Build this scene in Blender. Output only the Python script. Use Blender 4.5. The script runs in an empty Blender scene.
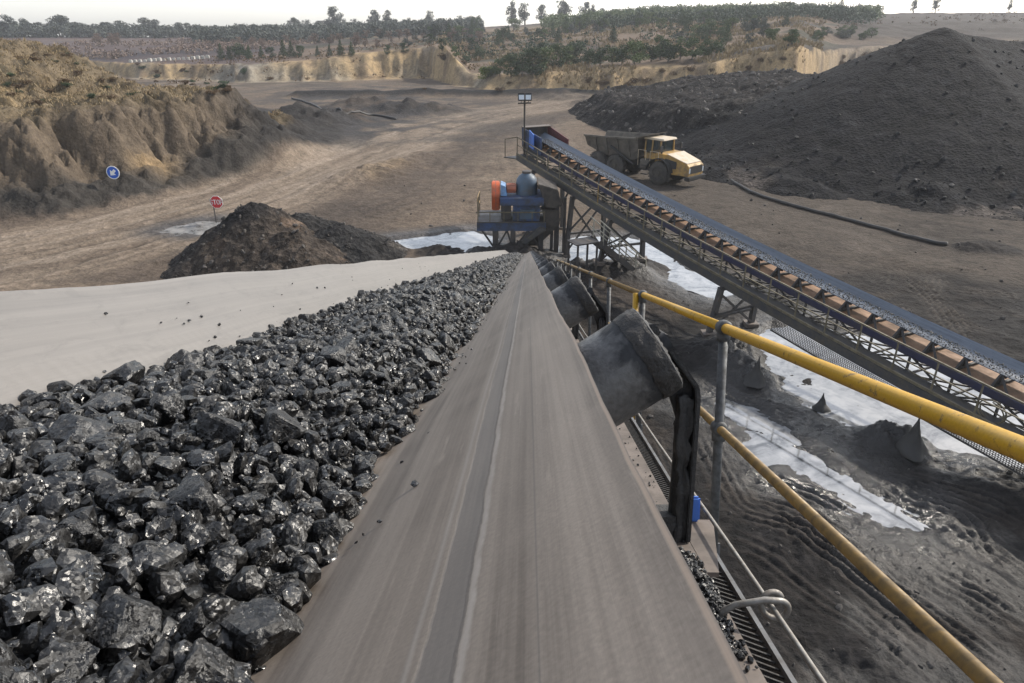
import bpy, bmesh, math, random
import numpy as np
from mathutils import Vector, Matrix, noise as mnoise

R = math.radians
scene = bpy.context.scene
col = scene.collection
rng = np.random.default_rng(11)
random.seed(7)

# ------------------------------------------------------------------ camera, sky, sun
CAM_H = 11.0
F = 683.0
PITCH = R(25.0)
CP, SP = math.cos(PITCH), math.sin(PITCH)
cam_d = bpy.data.cameras.new('camera'); cam = bpy.data.objects.new('camera', cam_d); col.objects.link(cam)
cam.location = (0, 0, CAM_H)
cam.rotation_euler = (R(90) - PITCH, 0, 0)
cam_d.sensor_width = 36.0; cam_d.lens = 36.0 * F / 1024.0
cam_d.clip_start = 0.02; cam_d.clip_end = 6000
scene.camera = cam

SUN_EL, SUN_AZ = R(36), R(58)          # azimuth measured from +Y towards +X
world = bpy.data.worlds.new('World'); scene.world = world; world.use_nodes = True
wn = world.node_tree; wn.nodes.clear()
sky = wn.nodes.new('ShaderNodeTexSky'); sky.sky_type = 'NISHITA'; sky.sun_disc = False
sky.sun_elevation = SUN_EL; sky.sun_rotation = SUN_AZ
sky.air_density = 1.0; sky.dust_density = 1.0; sky.ozone_density = 1.0; sky.altitude = 0
bg = wn.nodes.new('ShaderNodeBackground'); bg.inputs['Strength'].default_value = 0.15
wo = wn.nodes.new('ShaderNodeOutputWorld')
hs = wn.nodes.new('ShaderNodeHueSaturation'); hs.inputs['Saturation'].default_value = 0.42; hs.inputs['Value'].default_value = 1.0
wn.links.new(sky.outputs[0], hs.inputs['Color']); wn.links.new(hs.outputs[0], bg.inputs['Color']); wn.links.new(bg.outputs[0], wo.inputs['Surface'])
sun_d = bpy.data.lights.new('sun', 'SUN'); sun_d.energy = 2.9; sun_d.angle = R(1.5); sun_d.color = (1.0, 0.925, 0.81)
sun = bpy.data.objects.new('sun', sun_d); col.objects.link(sun); sun.location = (40, 30, 60)
sd = Vector((math.sin(SUN_AZ) * math.cos(SUN_EL), math.cos(SUN_AZ) * math.cos(SUN_EL), math.sin(SUN_EL)))
sun.rotation_euler = sd.to_track_quat('Z', 'Y').to_euler()
vs = scene.view_settings
vs.view_transform = 'Standard'; vs.look = 'None'; vs.gamma = 1.0; vs.use_curve_mapping = False
vs.exposure = 0.9
scene.cycles.max_bounces = 6; scene.cycles.volume_bounces = 0
scene.cycles.transparent_max_bounces = 12

# ------------------------------------------------------------------ projection helpers (to read places off the ground)
def ground_pt(px, py, z=0.0):
    xc = (px - 512) / F; yc = (py - 341.5) / F
    fw = CP - yc * SP; dn = SP + yc * CP; t = (CAM_H - z) / dn
    return Vector((t * xc, t * fw, z))
def at_y(px, py, Y):
    xc = (px - 512) / F; yc = (py - 341.5) / F
    fw = CP - yc * SP; dn = SP + yc * CP; t = Y / fw
    return Vector((t * xc, Y, CAM_H - t * dn))

# ------------------------------------------------------------------ numpy noise
def _hash(ix, iy, seed):
    h = (ix.astype(np.int64) * 374761393 + iy.astype(np.int64) * 668265263 + seed * 1442695041) & 0xFFFFFFFF
    h = ((h ^ (h >> 13)) * 1274126177) & 0xFFFFFFFF
    return ((h ^ (h >> 16)) & 0xFFFF) / 65535.0
def vnoise(x, y, seed=0):
    ix = np.floor(x); iy = np.floor(y); fx = x - ix; fy = y - iy
    fx = fx * fx * fx * (fx * (fx * 6 - 15) + 10); fy = fy * fy * fy * (fy * (fy * 6 - 15) + 10)
    a = _hash(ix, iy, seed); b = _hash(ix + 1, iy, seed); c = _hash(ix, iy + 1, seed); d = _hash(ix + 1, iy + 1, seed)
    return (a + (b - a) * fx + (c - a) * fy + (a - b - c + d) * fx * fy) * 2 - 1
def fbm(x, y, seed=0, oct=4, gain=0.5):
    s = np.zeros_like(x); a = 1.0; n = 0.0
    ca, sa = math.cos(0.6), math.sin(0.6)
    for i in range(oct):
        s += a * vnoise(x, y, seed + i * 17); n += a; a *= gain
        x, y = (ca * x - sa * y) * 2.03 + 3.1, (sa * x + ca * y) * 2.03 + 1.7
    return s / n
def ridged(x, y, seed=0, oct=3):
    return 1 - 2 * np.abs(fbm(x, y, seed, oct))
def sstep(a, b, x):
    t = np.clip((x - a) / (b - a), 0, 1); return t * t * (3 - 2 * t)
def seg_dist(x, y, pts, closed=False):
    d = np.full(x.shape, 1e9); n = len(pts)
    for i in range(n if closed else n - 1):
        ax, ay = pts[i][0], pts[i][1]; bx, by = pts[(i + 1) % n][0], pts[(i + 1) % n][1]
        vx, vy = bx - ax, by - ay
        t = np.clip(((x - ax) * vx + (y - ay) * vy) / (vx * vx + vy * vy + 1e-9), 0, 1)
        d = np.minimum(d, np.hypot(x - ax - t * vx, y - ay - t * vy))
    return d
def path_coords(x, y, pts):
    """signed offset from a polyline, distance along it, and its length; smoothed with a spline first"""
    P = np.array(pts, float); n = len(P); Q = []
    for i in range(n - 1):
        p0, p1, p2, p3 = P[max(i - 1, 0)], P[i], P[i + 1], P[min(i + 2, n - 1)]
        for t in np.arange(0, 1, 0.25): Q.append(0.5 * (2 * p1 + (p2 - p0) * t + (2 * p0 - 5 * p1 + 4 * p2 - p3) * t * t + (3 * p1 - p0 - 3 * p2 + p3) * t ** 3))
    Q.append(P[-1]); best = np.full(x.shape, 1e9); sg = np.zeros(x.shape); al = np.zeros(x.shape); L0 = 0.0
    for (ax, ay), (bx, by) in zip(Q[:-1], Q[1:]):
        vx, vy = bx - ax, by - ay; ln = math.hypot(vx, vy) + 1e-9
        t = np.clip(((x - ax) * vx + (y - ay) * vy) / ln ** 2, 0, 1)
        d = np.hypot(x - ax - t * vx, y - ay - t * vy); m = d < best
        best = np.where(m, d, best); sg = np.where(m, np.where((x - ax) * vy - (y - ay) * vx > 0, d, -d), sg); al = np.where(m, L0 + t * ln, al); L0 += ln
    return sg, al, L0
def inside(x, y, pts):
    r = np.zeros(x.shape, bool); n = len(pts)
    for i in range(n):
        ax, ay = pts[i][0], pts[i][1]; bx, by = pts[(i + 1) % n][0], pts[(i + 1) % n][1]
        c = ((ay > y) != (by > y))
        with np.errstate(divide='ignore', invalid='ignore'):
            r ^= c & (x < (bx - ax) * (y - ay) / (by - ay + 1e-12) + ax)
    return r
def sdf(x, y, pts):                      # positive inside
    d = seg_dist(x, y, pts, True); return np.where(inside(x, y, pts), d, -d)

# ------------------------------------------------------------------ mesh builder, things and parts
ROOT = {}
class MB:
    def __init__(s): s.v = []; s.f = []
    def add(s, vs, fs):
        o = len(s.v); s.v += [tuple(p) for p in vs]; s.f += [tuple(i + o for i in f) for f in fs]; return s
    def box(s, c, size, M=None, taper=None):
        hx, hy, hz = size[0] / 2, size[1] / 2, size[2] / 2; c = Vector(c)
        P = [Vector((x * hx, y * hy, z * hz)) for z in (-1, 1) for y in (-1, 1) for x in (-1, 1)]
        if taper:
            for p in P[4:]: p.x *= taper[0]; p.y *= taper[1]
        if M is not None: P = [M @ p for p in P]
        return s.add([c + p for p in P], [(0, 2, 3, 1), (4, 5, 7, 6), (0, 1, 5, 4), (2, 6, 7, 3), (0, 4, 6, 2), (1, 3, 7, 5)])
    def bar(s, p, q, w, h, up=(0, 0, 1)):
        p = Vector(p); q = Vector(q); d = (q - p).normalized(); up = Vector(up)
        if abs(d.dot(up.normalized())) > 0.98: up = Vector((1, 0, 0)) if abs(d.x) < 0.9 else Vector((0, 1, 0))
        a = d.cross(up).normalized() * (w / 2); b = a.cross(d).normalized() * (h / 2)
        P = [p - a - b, p + a - b, p + a + b, p - a + b, q - a - b, q + a - b, q + a + b, q - a + b]
        return s.add(P, [(3, 2, 1, 0), (4, 5, 6, 7), (0, 1, 5, 4), (1, 2, 6, 5), (2, 3, 7, 6), (3, 0, 4, 7)])
    def cyl(s, p, q, r, seg=12, r2=None, caps=True):
        p = Vector(p); q = Vector(q); d = (q - p).normalized(); r2 = r if r2 is None else r2
        a = d.orthogonal().normalized(); b = d.cross(a)
        P = []; fs = []
        for (c, rr) in ((p, r), (q, r2)):
            for i in range(seg):
                t = 2 * math.pi * i / seg; P.append(c + a * (rr * math.cos(t)) + b * (rr * math.sin(t)))
        for i in range(seg):
            j = (i + 1) % seg; fs.append((i, j, seg + j, seg + i))
        if caps: fs += [tuple(range(seg - 1, -1, -1)), tuple(range(seg, 2 * seg))]
        return s.add(P, fs)
    def lathe(s, p, axis, prof, seg=24):    # prof: (distance along axis, radius)
        p = Vector(p); d = Vector(axis).normalized(); a = d.orthogonal().normalized(); b = d.cross(a)
        P = []; fs = []
        for (t, r) in prof:
            for i in range(seg):
                k = 2 * math.pi * i / seg; P.append(p + d * t + a * (r * math.cos(k)) + b * (r * math.sin(k)))
        for j in range(len(prof) - 1):
            for i in range(seg):
                k = (i + 1) % seg; fs.append((j * seg + i, j * seg + k, (j + 1) * seg + k, (j + 1) * seg + i))
        fs += [tuple(range(seg - 1, -1, -1)), tuple((len(prof) - 1) * seg + i for i in range(seg))]
        return s.add(P, fs)
    def tube(s, pts, r, seg=8):
        pts = [Vector(p) for p in pts]; n = len(pts); P = []; fs = []
        a = None
        for i, p in enumerate(pts):
            d = (pts[min(i + 1, n - 1)] - pts[max(i - 1, 0)]).normalized()
            if a is None: a = d.orthogonal().normalized()
            a = (a - d * a.dot(d)).normalized(); b = d.cross(a)
            rr = r[i] if isinstance(r, (list, tuple)) else r
            for k in range(seg):
                t = 2 * math.pi * k / seg; P.append(p + a * (rr * math.cos(t)) + b * (rr * math.sin(t)))
        for i in range(n - 1):
            for k in range(seg):
                j = (k + 1) % seg; fs.append((i * seg + k, i * seg + j, (i + 1) * seg + j, (i + 1) * seg + k))
        fs += [tuple(range(seg - 1, -1, -1)), tuple((n - 1) * seg + k for k in range(seg))]
        return s.add(P, fs)
    def prism(s, poly, ext):               # poly: 3D polygon, ext: extrusion vector
        n = len(poly); e = Vector(ext); A = [Vector(p) for p in poly]
        return s.add(A + [p + e for p in A], [tuple(range(n - 1, -1, -1)), tuple(range(n, 2 * n))] +
                     [(i, (i + 1) % n, n + (i + 1) % n, n + i) for i in range(n)])
    def build(s, name, mat, parent=None, smooth=False, bevel=0.0, recalc=True):
        me = bpy.data.meshes.new(name)
        V = s.v
        if parent is not None:
            Mi = ROOT[parent.name][1]; V = [Mi @ Vector(p) for p in V]
        me.from_pydata([tuple(p) for p in V], [], s.f)
        if recalc or bevel:
            bm = bmesh.new(); bm.from_mesh(me); bmesh.ops.recalc_face_normals(bm, faces=bm.faces)
            if bevel:
                ed = [e for e in bm.edges if len(e.link_faces) == 2 and e.calc_face_angle(0) > 0.5]
                bmesh.ops.bevel(bm, geom=ed, offset=bevel, segments=2, affect='EDGES', clamp_overlap=True)
            bm.to_mesh(me); bm.free()
        me.materials.append(mat)
        if smooth:
            me.polygons.foreach_set('use_smooth', [True] * len(me.polygons))
            if smooth == 'auto': me.set_sharp_from_angle(angle=R(40))
        o = bpy.data.objects.new(name, me); col.objects.link(o)
        if parent is not None:
            o.parent = parent; ROOT[o.name] = ROOT[parent.name]
        return o
def np_obj(name, V, Fq, mat, parent=None, smooth=True):
    me = bpy.data.meshes.new(name); V = np.asarray(V, np.float32); Fq = np.asarray(Fq, np.int32)
    if parent is not None:
        Mi = np.array(ROOT[parent.name][1]); V = (V @ Mi[:3, :3].T + Mi[:3, 3]).astype(np.float32)
    k = Fq.shape[1]
    me.vertices.add(len(V)); me.vertices.foreach_set('co', V.ravel())
    me.loops.add(Fq.size); me.loops.foreach_set('vertex_index', Fq.ravel())
    me.polygons.add(len(Fq)); me.polygons.foreach_set('loop_start', np.arange(0, Fq.size, k, dtype=np.int32))
    me.polygons.foreach_set('loop_total', np.full(len(Fq), k, np.int32))
    me.polygons.foreach_set('use_smooth', np.full(len(Fq), smooth, bool))
    me.update(); me.validate()
    me.materials.append(mat)
    o = bpy.data.objects.new(name, me); col.objects.link(o)
    if parent is not None: o.parent = parent; ROOT[o.name] = ROOT[parent.name]
    return o
def grid_faces(nr, nc, wrap=False):
    i, j = np.meshgrid(np.arange(nr - 1), np.arange(nc if wrap else nc - 1), indexing='ij')
    a = (i * nc + j).ravel(); b = (i * nc + (j + 1) % nc).ravel()
    return np.stack([a, b, b + nc, a + nc], 1)
def vattr(o, name, arr):
    me = o.data; arr = np.asarray(arr, np.float32)
    if arr.ndim == 1:
        at = me.attributes.new(name, 'FLOAT', 'POINT'); at.data.foreach_set('value', arr)
    else:
        at = me.attributes.new(name, 'FLOAT_COLOR', 'POINT')
        at.data.foreach_set('color', np.c_[arr, np.ones(len(arr), np.float32)].ravel())
def thing(name, loc, label, cat, group=None, rotz=0.0):
    o = bpy.data.objects.new(name, None); col.objects.link(o); o.empty_display_size = 0.3
    o.location = loc; o.rotation_euler = (0, 0, rotz)
    M = Matrix.Translation(Vector(loc)) @ Matrix.Rotation(rotz, 4, 'Z')
    ROOT[o.name] = (M, M.inverted())
    tag(o, label, cat, group); return o
def tag(o, label=None, cat=None, group=None, kind=None):
    if label: o['label'] = label
    if cat: o['category'] = cat
    if group: o['group'] = group
    if kind: o['kind'] = kind
    return o
def dup(o, loc=None, rotz=None, scale=None, label=None, parent=None):
    c = o.copy(); col.objects.link(c)
    if parent is not None: c.parent = parent
    if loc is not None: c.location = loc
    if rotz is not None: c.rotation_euler = (0, 0, rotz)
    if scale is not None: c.scale = scale
    if label: c['label'] = label
    for ch in list(o.children): dup(ch, parent=c)
    return c

# ------------------------------------------------------------------ materials
def new_mat(name):
    m = bpy.data.materials.new(name); m.use_nodes = True
    nt = m.node_tree; b = nt.nodes['Principled BSDF']
    return m, nt, b
def nd(nt, typ, **kw):
    n = nt.nodes.new(typ)
    for k, v in kw.items():
        if k in n.inputs: n.inputs[k].default_value = v
        else: setattr(n, k, v)
    return n
def ramp(nt, fac, stops, interp='LINEAR'):
    r = nt.nodes.new('ShaderNodeValToRGB'); r.color_ramp.interpolation = interp
    e = r.color_ramp.elements
    while len(e) < len(stops): e.new(0.5)
    for i, (p, c) in enumerate(stops):
        e[i].position = p; e[i].color = (c[0], c[1], c[2], 1) if not isinstance(c, (int, float)) else (c, c, c, 1)
    nt.links.new(fac, r.inputs[0]); return r.outputs[0]
def mixc(nt, fac, a, b, mode='MIX'):
    m = nt.nodes.new('ShaderNodeMix'); m.data_type = 'RGBA'; m.blend_type = mode
    for sock, val in ((m.inputs[0], fac), (m.inputs[6], a), (m.inputs[7], b)):
        if isinstance(val, (int, float)): sock.default_value = val
        elif isinstance(val, tuple): sock.default_value = (*val[:3], 1)
        else: nt.links.new(val, sock)
    return m.outputs[2]
def math_n(nt, op, a, b=None, c=None):
    m = nt.nodes.new('ShaderNodeMath'); m.operation = op
    for s, v in zip(m.inputs, (a, b, c)):
        if v is None: continue
        if isinstance(v, (int, float)): s.default_value = v
        else: nt.links.new(v, s)
    return m.outputs[0]
def coords(nt, kind='Object', scale=(1, 1, 1), loc=(0, 0, 0)):
    t = nt.nodes.new('ShaderNodeTexCoord'); mp = nt.nodes.new('ShaderNodeMapping')
    mp.inputs['Scale'].default_value = scale; mp.inputs['Location'].default_value = loc
    nt.links.new(t.outputs[kind], mp.inputs[0]); return mp.outputs[0]
def noise_n(nt, vec, scale, detail=4, rough=0.55, dist=0.0):
    n = nd(nt, 'ShaderNodeTexNoise', Scale=scale, Detail=detail, Roughness=rough, Distortion=dist)
    nt.links.new(vec, n.inputs['Vector']); return n.outputs['Fac']
def bump(nt, b, h, strength=0.3, dist=0.01, chain=None):
    n = nd(nt, 'ShaderNodeBump', Strength=strength, Distance=dist); nt.links.new(h, n.inputs['Height'])
    if chain is not None: nt.links.new(chain, n.inputs['Normal'])
    nt.links.new(n.outputs[0], b.inputs['Normal']); return n.outputs[0]
def paint(name, base, dirt, amt=0.5, rough=0.5, metal=0.0, scale=6.0, bmp=0.15, bdist=0.003, spec=0.5, sharp=0.18, rough2=None):
    m, nt, b = new_mat(name); v = coords(nt)
    n1 = noise_n(nt, v, scale, 6, 0.62, 0.4); n2 = noise_n(nt, v, scale * 7, 3, 0.6)
    f = math_n(nt, 'ADD', n1, math_n(nt, 'MULTIPLY', math_n(nt, 'SUBTRACT', n2, 0.5), 0.35))
    c0 = 1.0 - amt
    mask = ramp(nt, f, [(max(0, c0 - sharp) , 0.0), (min(1, c0 + sharp), 1.0)])
    c = mixc(nt, mask, base, dirt)
    var = ramp(nt, n2, [(0.25, 0.82), (0.75, 1.12)])
    c = mixc(nt, 1.0, c, var, 'MULTIPLY')
    nt.links.new(c, b.inputs['Base Color'])
    b.inputs['Metallic'].default_value = metal; b.inputs['Specular IOR Level'].default_value = spec
    rr = nd(nt, 'ShaderNodeMapRange'); nt.links.new(mask, rr.inputs[0])
    rr.inputs[3].default_value = rough; rr.inputs[4].default_value = rough2 if rough2 is not None else min(1, rough + 0.3)
    nt.links.new(rr.outputs[0], b.inputs['Roughness'])
    bump(nt, b, f, bmp, bdist)
    return m
M = {}
M['dark_steel'] = paint('dark_steel', (0.035, 0.035, 0.038), (0.085, 0.07, 0.058), 0.45, 0.5, scale=3)
M['mud_steel'] = paint('mud_steel', (0.022, 0.021, 0.021), (0.05, 0.045, 0.04), 0.4, 0.6, scale=25, bmp=0.9, bdist=0.008)
M['flange'] = paint('flange', (0.145, 0.117, 0.098), (0.065, 0.056, 0.050), 0.42, 0.6, scale=14, bmp=0.2, bdist=0.002)
M['galv'] = paint('galv', (0.16, 0.165, 0.175), (0.09, 0.085, 0.08), 0.5, 0.5, 0.3, scale=30, bmp=0.25, bdist=0.002)
M['post'] = paint('post', (0.10, 0.105, 0.11), (0.05, 0.05, 0.05), 0.5, 0.5, 0.2, scale=35, bmp=0.3, bdist=0.002)
M['yellow'] = paint('yellow', (0.50, 0.28, 0.012), (0.17, 0.11, 0.045), 0.36, 0.4, scale=24, bmp=0.25, bdist=0.001, sharp=0.045)
M['yellow_dusty'] = paint('yellow_dusty', (0.26, 0.16, 0.045), (0.11, 0.08, 0.045), 0.44, 0.5, scale=26, bmp=0.25, bdist=0.002)
M['wire'] = paint('wire', (0.30, 0.29, 0.27), (0.17, 0.15, 0.13), 0.5, 0.45, 0.5, scale=60, bmp=0.3, bdist=0.001)
M['blue_paint'] = paint('blue_paint', (0.035, 0.072, 0.18), (0.045, 0.048, 0.055), 0.52, 0.45, scale=2.5)
M['blue_dome'] = paint('blue_dome', (0.06, 0.10, 0.15), (0.07, 0.07, 0.07), 0.42, 0.5, scale=2.0)
M['blue_bright'] = paint('blue_bright', (0.05, 0.16, 0.55), (0.06, 0.10, 0.24), 0.38, 0.45, scale=3)
M['blue_pale'] = paint('blue_pale', (0.16, 0.30, 0.52), (0.12, 0.16, 0.22), 0.4, 0.45, scale=3)
M['navy'] = paint('navy', (0.022, 0.024, 0.065), (0.04, 0.036, 0.045), 0.42, 0.5, scale=2.5)
M['orange'] = paint('orange', (0.62, 0.11, 0.03), (0.28, 0.12, 0.07), 0.46, 0.45, scale=3)
M['orange_dull'] = paint('orange_dull', (0.42, 0.12, 0.06), (0.22, 0.12, 0.09), 0.45, 0.5, scale=3)
M['maroon'] = paint('maroon', (0.13, 0.035, 0.04), (0.08, 0.055, 0.05), 0.42, 0.55, scale=3)
M['tan_plate'] = paint('tan_plate', (0.30, 0.155, 0.07), (0.11, 0.07, 0.045), 0.5, 0.6, scale=1.6)
M['chute'] = paint('chute', (0.075, 0.062, 0.05), (0.04, 0.036, 0.033), 0.5, 0.65, scale=3)
M['walk_steel'] = paint('walk_steel', (0.045, 0.045, 0.05), (0.095, 0.082, 0.06), 0.42, 0.6, scale=2.5)
M['rail_far'] = paint('rail_far', (0.17, 0.145, 0.09), (0.09, 0.075, 0.055), 0.5, 0.6, scale=4)
M['rail_pale'] = paint('rail_pale', (0.36, 0.34, 0.28), (0.2, 0.18, 0.14), 0.4, 0.55, scale=4)
M['tyre'] = paint('tyre', (0.028, 0.027, 0.026), (0.085, 0.075, 0.065), 0.5, 0.8, scale=3)
M['rim'] = paint('rim', (0.07, 0.06, 0.045), (0.05, 0.045, 0.04), 0.5, 0.7, scale=4)
M['truck_yellow'] = paint('truck_yellow', (0.50, 0.29, 0.06), (0.19, 0.135, 0.075), 0.50, 0.5, scale=2.2)
M['truck_hood'] = paint('truck_hood', (0.50, 0.42, 0.32), (0.40, 0.28, 0.12), 0.35, 0.5, scale=2.2)
M['truck_body'] = paint('truck_body', (0.125, 0.110, 0.09), (0.06, 0.055, 0.05), 0.45, 0.7, scale=1.6)
M['black_plastic'] = paint('black_plastic', (0.02, 0.02, 0.021), (0.05, 0.045, 0.04), 0.35, 0.55, scale=4)
M['white_paint'] = paint('white_paint', (0.78, 0.78, 0.77), (0.5, 0.46, 0.4), 0.3, 0.5, scale=5)
M['sign_red'] = paint('sign_red', (0.50, 0.025, 0.03), (0.35, 0.06, 0.05), 0.3, 0.45, scale=4)
M['sign_blue'] = paint('sign_blue', (0.015, 0.10, 0.50), (0.03, 0.09, 0.3), 0.3, 0.45, scale=4)
M['hose'] = paint('hose', (0.022, 0.022, 0.023), (0.07, 0.06, 0.05), 0.42, 0.55, scale=2)
M['pale_hose'] = paint('pale_hose', (0.42, 0.39, 0.34), (0.25, 0.22, 0.18), 0.4, 0.6, scale=4)
M['lamp_glass'] = paint('lamp_glass', (0.55, 0.6, 0.65), (0.4, 0.42, 0.44), 0.3, 0.12, scale=4, bmp=0.0)
M['trunk'] = paint('trunk', (0.11, 0.09, 0.075), (0.06, 0.05, 0.04), 0.5, 0.9, scale=1.5)
M['block'] = paint('block', (0.42, 0.40, 0.36), (0.28, 0.26, 0.22), 0.35, 0.8, scale=1.0)
M['terracotta'] = paint('ochre_sheet', (0.45, 0.25, 0.08), (0.3, 0.17, 0.07), 0.4, 0.7, scale=1.5)
def glass_mat():
    m, nt, b = new_mat('cab_glass'); b.inputs['Base Color'].default_value = (0.03, 0.045, 0.05, 1)
    b.inputs['Roughness'].default_value = 0.08; b.inputs['Alpha'].default_value = 0.75; return m
M['glass'] = glass_mat()
def belt_mat(name, col_a, col_b, stripe=True, rough=0.5):
    m, nt, b = new_mat(name)
    uv = coords(nt, 'UV')
    st = noise_n(nt, coords(nt, 'UV', (70, 0.5, 1)), 1.0, 5, 0.65)
    st2 = noise_n(nt, coords(nt, 'UV', (14, 0.35, 1), (5, 2, 0)), 1.0, 4, 0.6)
    bl = noise_n(nt, uv, 6.0, 5, 0.6, 0.3)
    fine = noise_n(nt, uv, 260, 3, 0.6)
    f = math_n(nt, 'ADD', math_n(nt, 'MULTIPLY', st, 0.55), math_n(nt, 'MULTIPLY', st2, 0.45))
    c = mixc(nt, ramp(nt, f, [(0.40, 0.0), (0.58, 1.0)]), col_a, col_b)
    c = mixc(nt, ramp(nt, bl, [(0.35, 0.0), (0.7, 0.45)]), c, tuple(x * 1.18 for x in col_b))
    c = mixc(nt, 1.0, c, ramp(nt, fine, [(0.3, 0.84), (0.7, 1.12)]), 'MULTIPLY')
    wd = noise_n(nt, coords(nt, 'UV', (5, 0.12, 1), (1, 7, 0)), 1.0, 3, 0.5)
    c = mixc(nt, 1.0, c, ramp(nt, wd, [(0.35, 0.78), (0.62, 1.16)]), 'MULTIPLY')
    sc = noise_n(nt, coords(nt, 'UV', (40, 4, 1), (3, 3, 0)), 1.0, 6, 0.7)
    c = mixc(nt, ramp(nt, sc, [(0.60, 0.0), (0.72, 0.5)]), c, tuple(x * 1.45 for x in col_b))
    h = f
    if stripe:
        sep = nt.nodes.new('ShaderNodeSeparateXYZ'); nt.links.new(uv, sep.inputs[0]); s = sep.outputs[0]
        edge = noise_n(nt, coords(nt, 'UV', (30, 14, 1)), 1.0, 4, 0.7)
        e = math_n(nt, 'MULTIPLY', math_n(nt, 'SUBTRACT', edge, 0.5), 0.010)
        s2 = math_n(nt, 'ADD', s, e)
        def band(x, a0, a1, w):
            lo = math_n(nt, 'MULTIPLY', math_n(nt, 'SUBTRACT', x, a0), 1.0 / w); lo.node.use_clamp = True
            hi = math_n(nt, 'MULTIPLY', math_n(nt, 'SUBTRACT', a1, x), 1.0 / w); hi.node.use_clamp = True
            return math_n(nt, 'MULTIPLY', lo, hi)
        grv = band(s2, 0.1325, 0.162, 0.003)
        c = mixc(nt, math_n(nt, 'MULTIPLY', grv, 0.34), c, (0.075, 0.080, 0.087))
        lipb = band(s, 0.0, 0.0045, 0.0015)
        c = mixc(nt, math_n(nt, 'MULTIPLY', lipb, 0.6), c, (0.34, 0.26, 0.20))  # frayed right lip, its lit edge painted in as a lighter line
        smear = band(s, 0.20, 0.40, 0.10)
        c = mixc(nt, math_n(nt, 'MULTIPLY', smear, math_n(nt, 'MULTIPLY', st2, 0.62)), c, (0.055, 0.050, 0.046))
        wing = band(s, 0.86, 1.5, 0.10)
        c = mixc(nt, math_n(nt, 'MULTIPLY', wing, 0.8), c, mixc(nt, f, (0.100, 0.095, 0.090), (0.196, 0.188, 0.178)))
        lite = band(s2, 0.1255, 0.1335, 0.003)
        c = mixc(nt, math_n(nt, 'MULTIPLY', lite, math_n(nt, 'MULTIPLY', edge, 0.8)), c, (0.36, 0.335, 0.31))
        ln = band(s, 0.0805, 0.0825, 0.0008)
        c = mixc(nt, math_n(nt, 'MULTIPLY', ln, 0.5), c, (0.07, 0.065, 0.062))
        lp = band(s, 0.166, 0.174, 0.004)
        c = mixc(nt, math_n(nt, 'MULTIPLY', lp, 0.3), c, (0.33, 0.31, 0.29))
        # tracks of lug prints on the far left wing
        h = math_n(nt, 'SUBTRACT', h, math_n(nt, 'MULTIPLY', grv, 0.8))
        tr = band(s2, 0.955, 1.03, 0.012)
        w = nd(nt, 'ShaderNodeTexWave', Scale=9.0, Distortion=2.0); w.bands_direction = 'Y'; nt.links.new(uv, w.inputs[0])
        c = mixc(nt, math_n(nt, 'MULTIPLY', tr, math_n(nt, 'MULTIPLY', w.outputs['Fac'], 0.22)), c, (0.13, 0.12, 0.108))
        gr = noise_n(nt, coords(nt, 'UV', (26, 7, 1), (2, 9, 0)), 1.0, 7, 0.75, 0.6)
        c = mixc(nt, math_n(nt, 'MULTIPLY', wing, ramp(nt, gr, [(0.52, 0.0), (0.70, 0.5)])), c, (0.085, 0.080, 0.075))
        c = mixc(nt, math_n(nt, 'MULTIPLY', wing, ramp(nt, fine, [(0.66, 0.0), (0.74, 0.6)])), c, (0.05, 0.048, 0.046))
        dark = band(s, 0.80, 0.93, 0.06)
        c = mixc(nt, math_n(nt, 'MULTIPLY', dark, math_n(nt, 'MULTIPLY', bl, 0.35)), c, (0.13, 0.125, 0.12))
    nt.links.new(c, b.inputs['Base Color'])
    b.inputs['Roughness'].default_value = rough; b.inputs['Specular IOR Level'].default_value = 0.4
    bump(nt, b, h, 0.25, 0.002)
    return m
M['belt'] = belt_mat('dusty_belt', (0.098, 0.080, 0.066), (0.205, 0.174, 0.147))
M['wet_sky_belt'] = belt_mat('wet_sky_belt', (0.040, 0.052, 0.075), (0.080, 0.098, 0.128), stripe=False, rough=0.32)  # wet black rubber; bluish base colour paints in the sky's reflection
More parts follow.
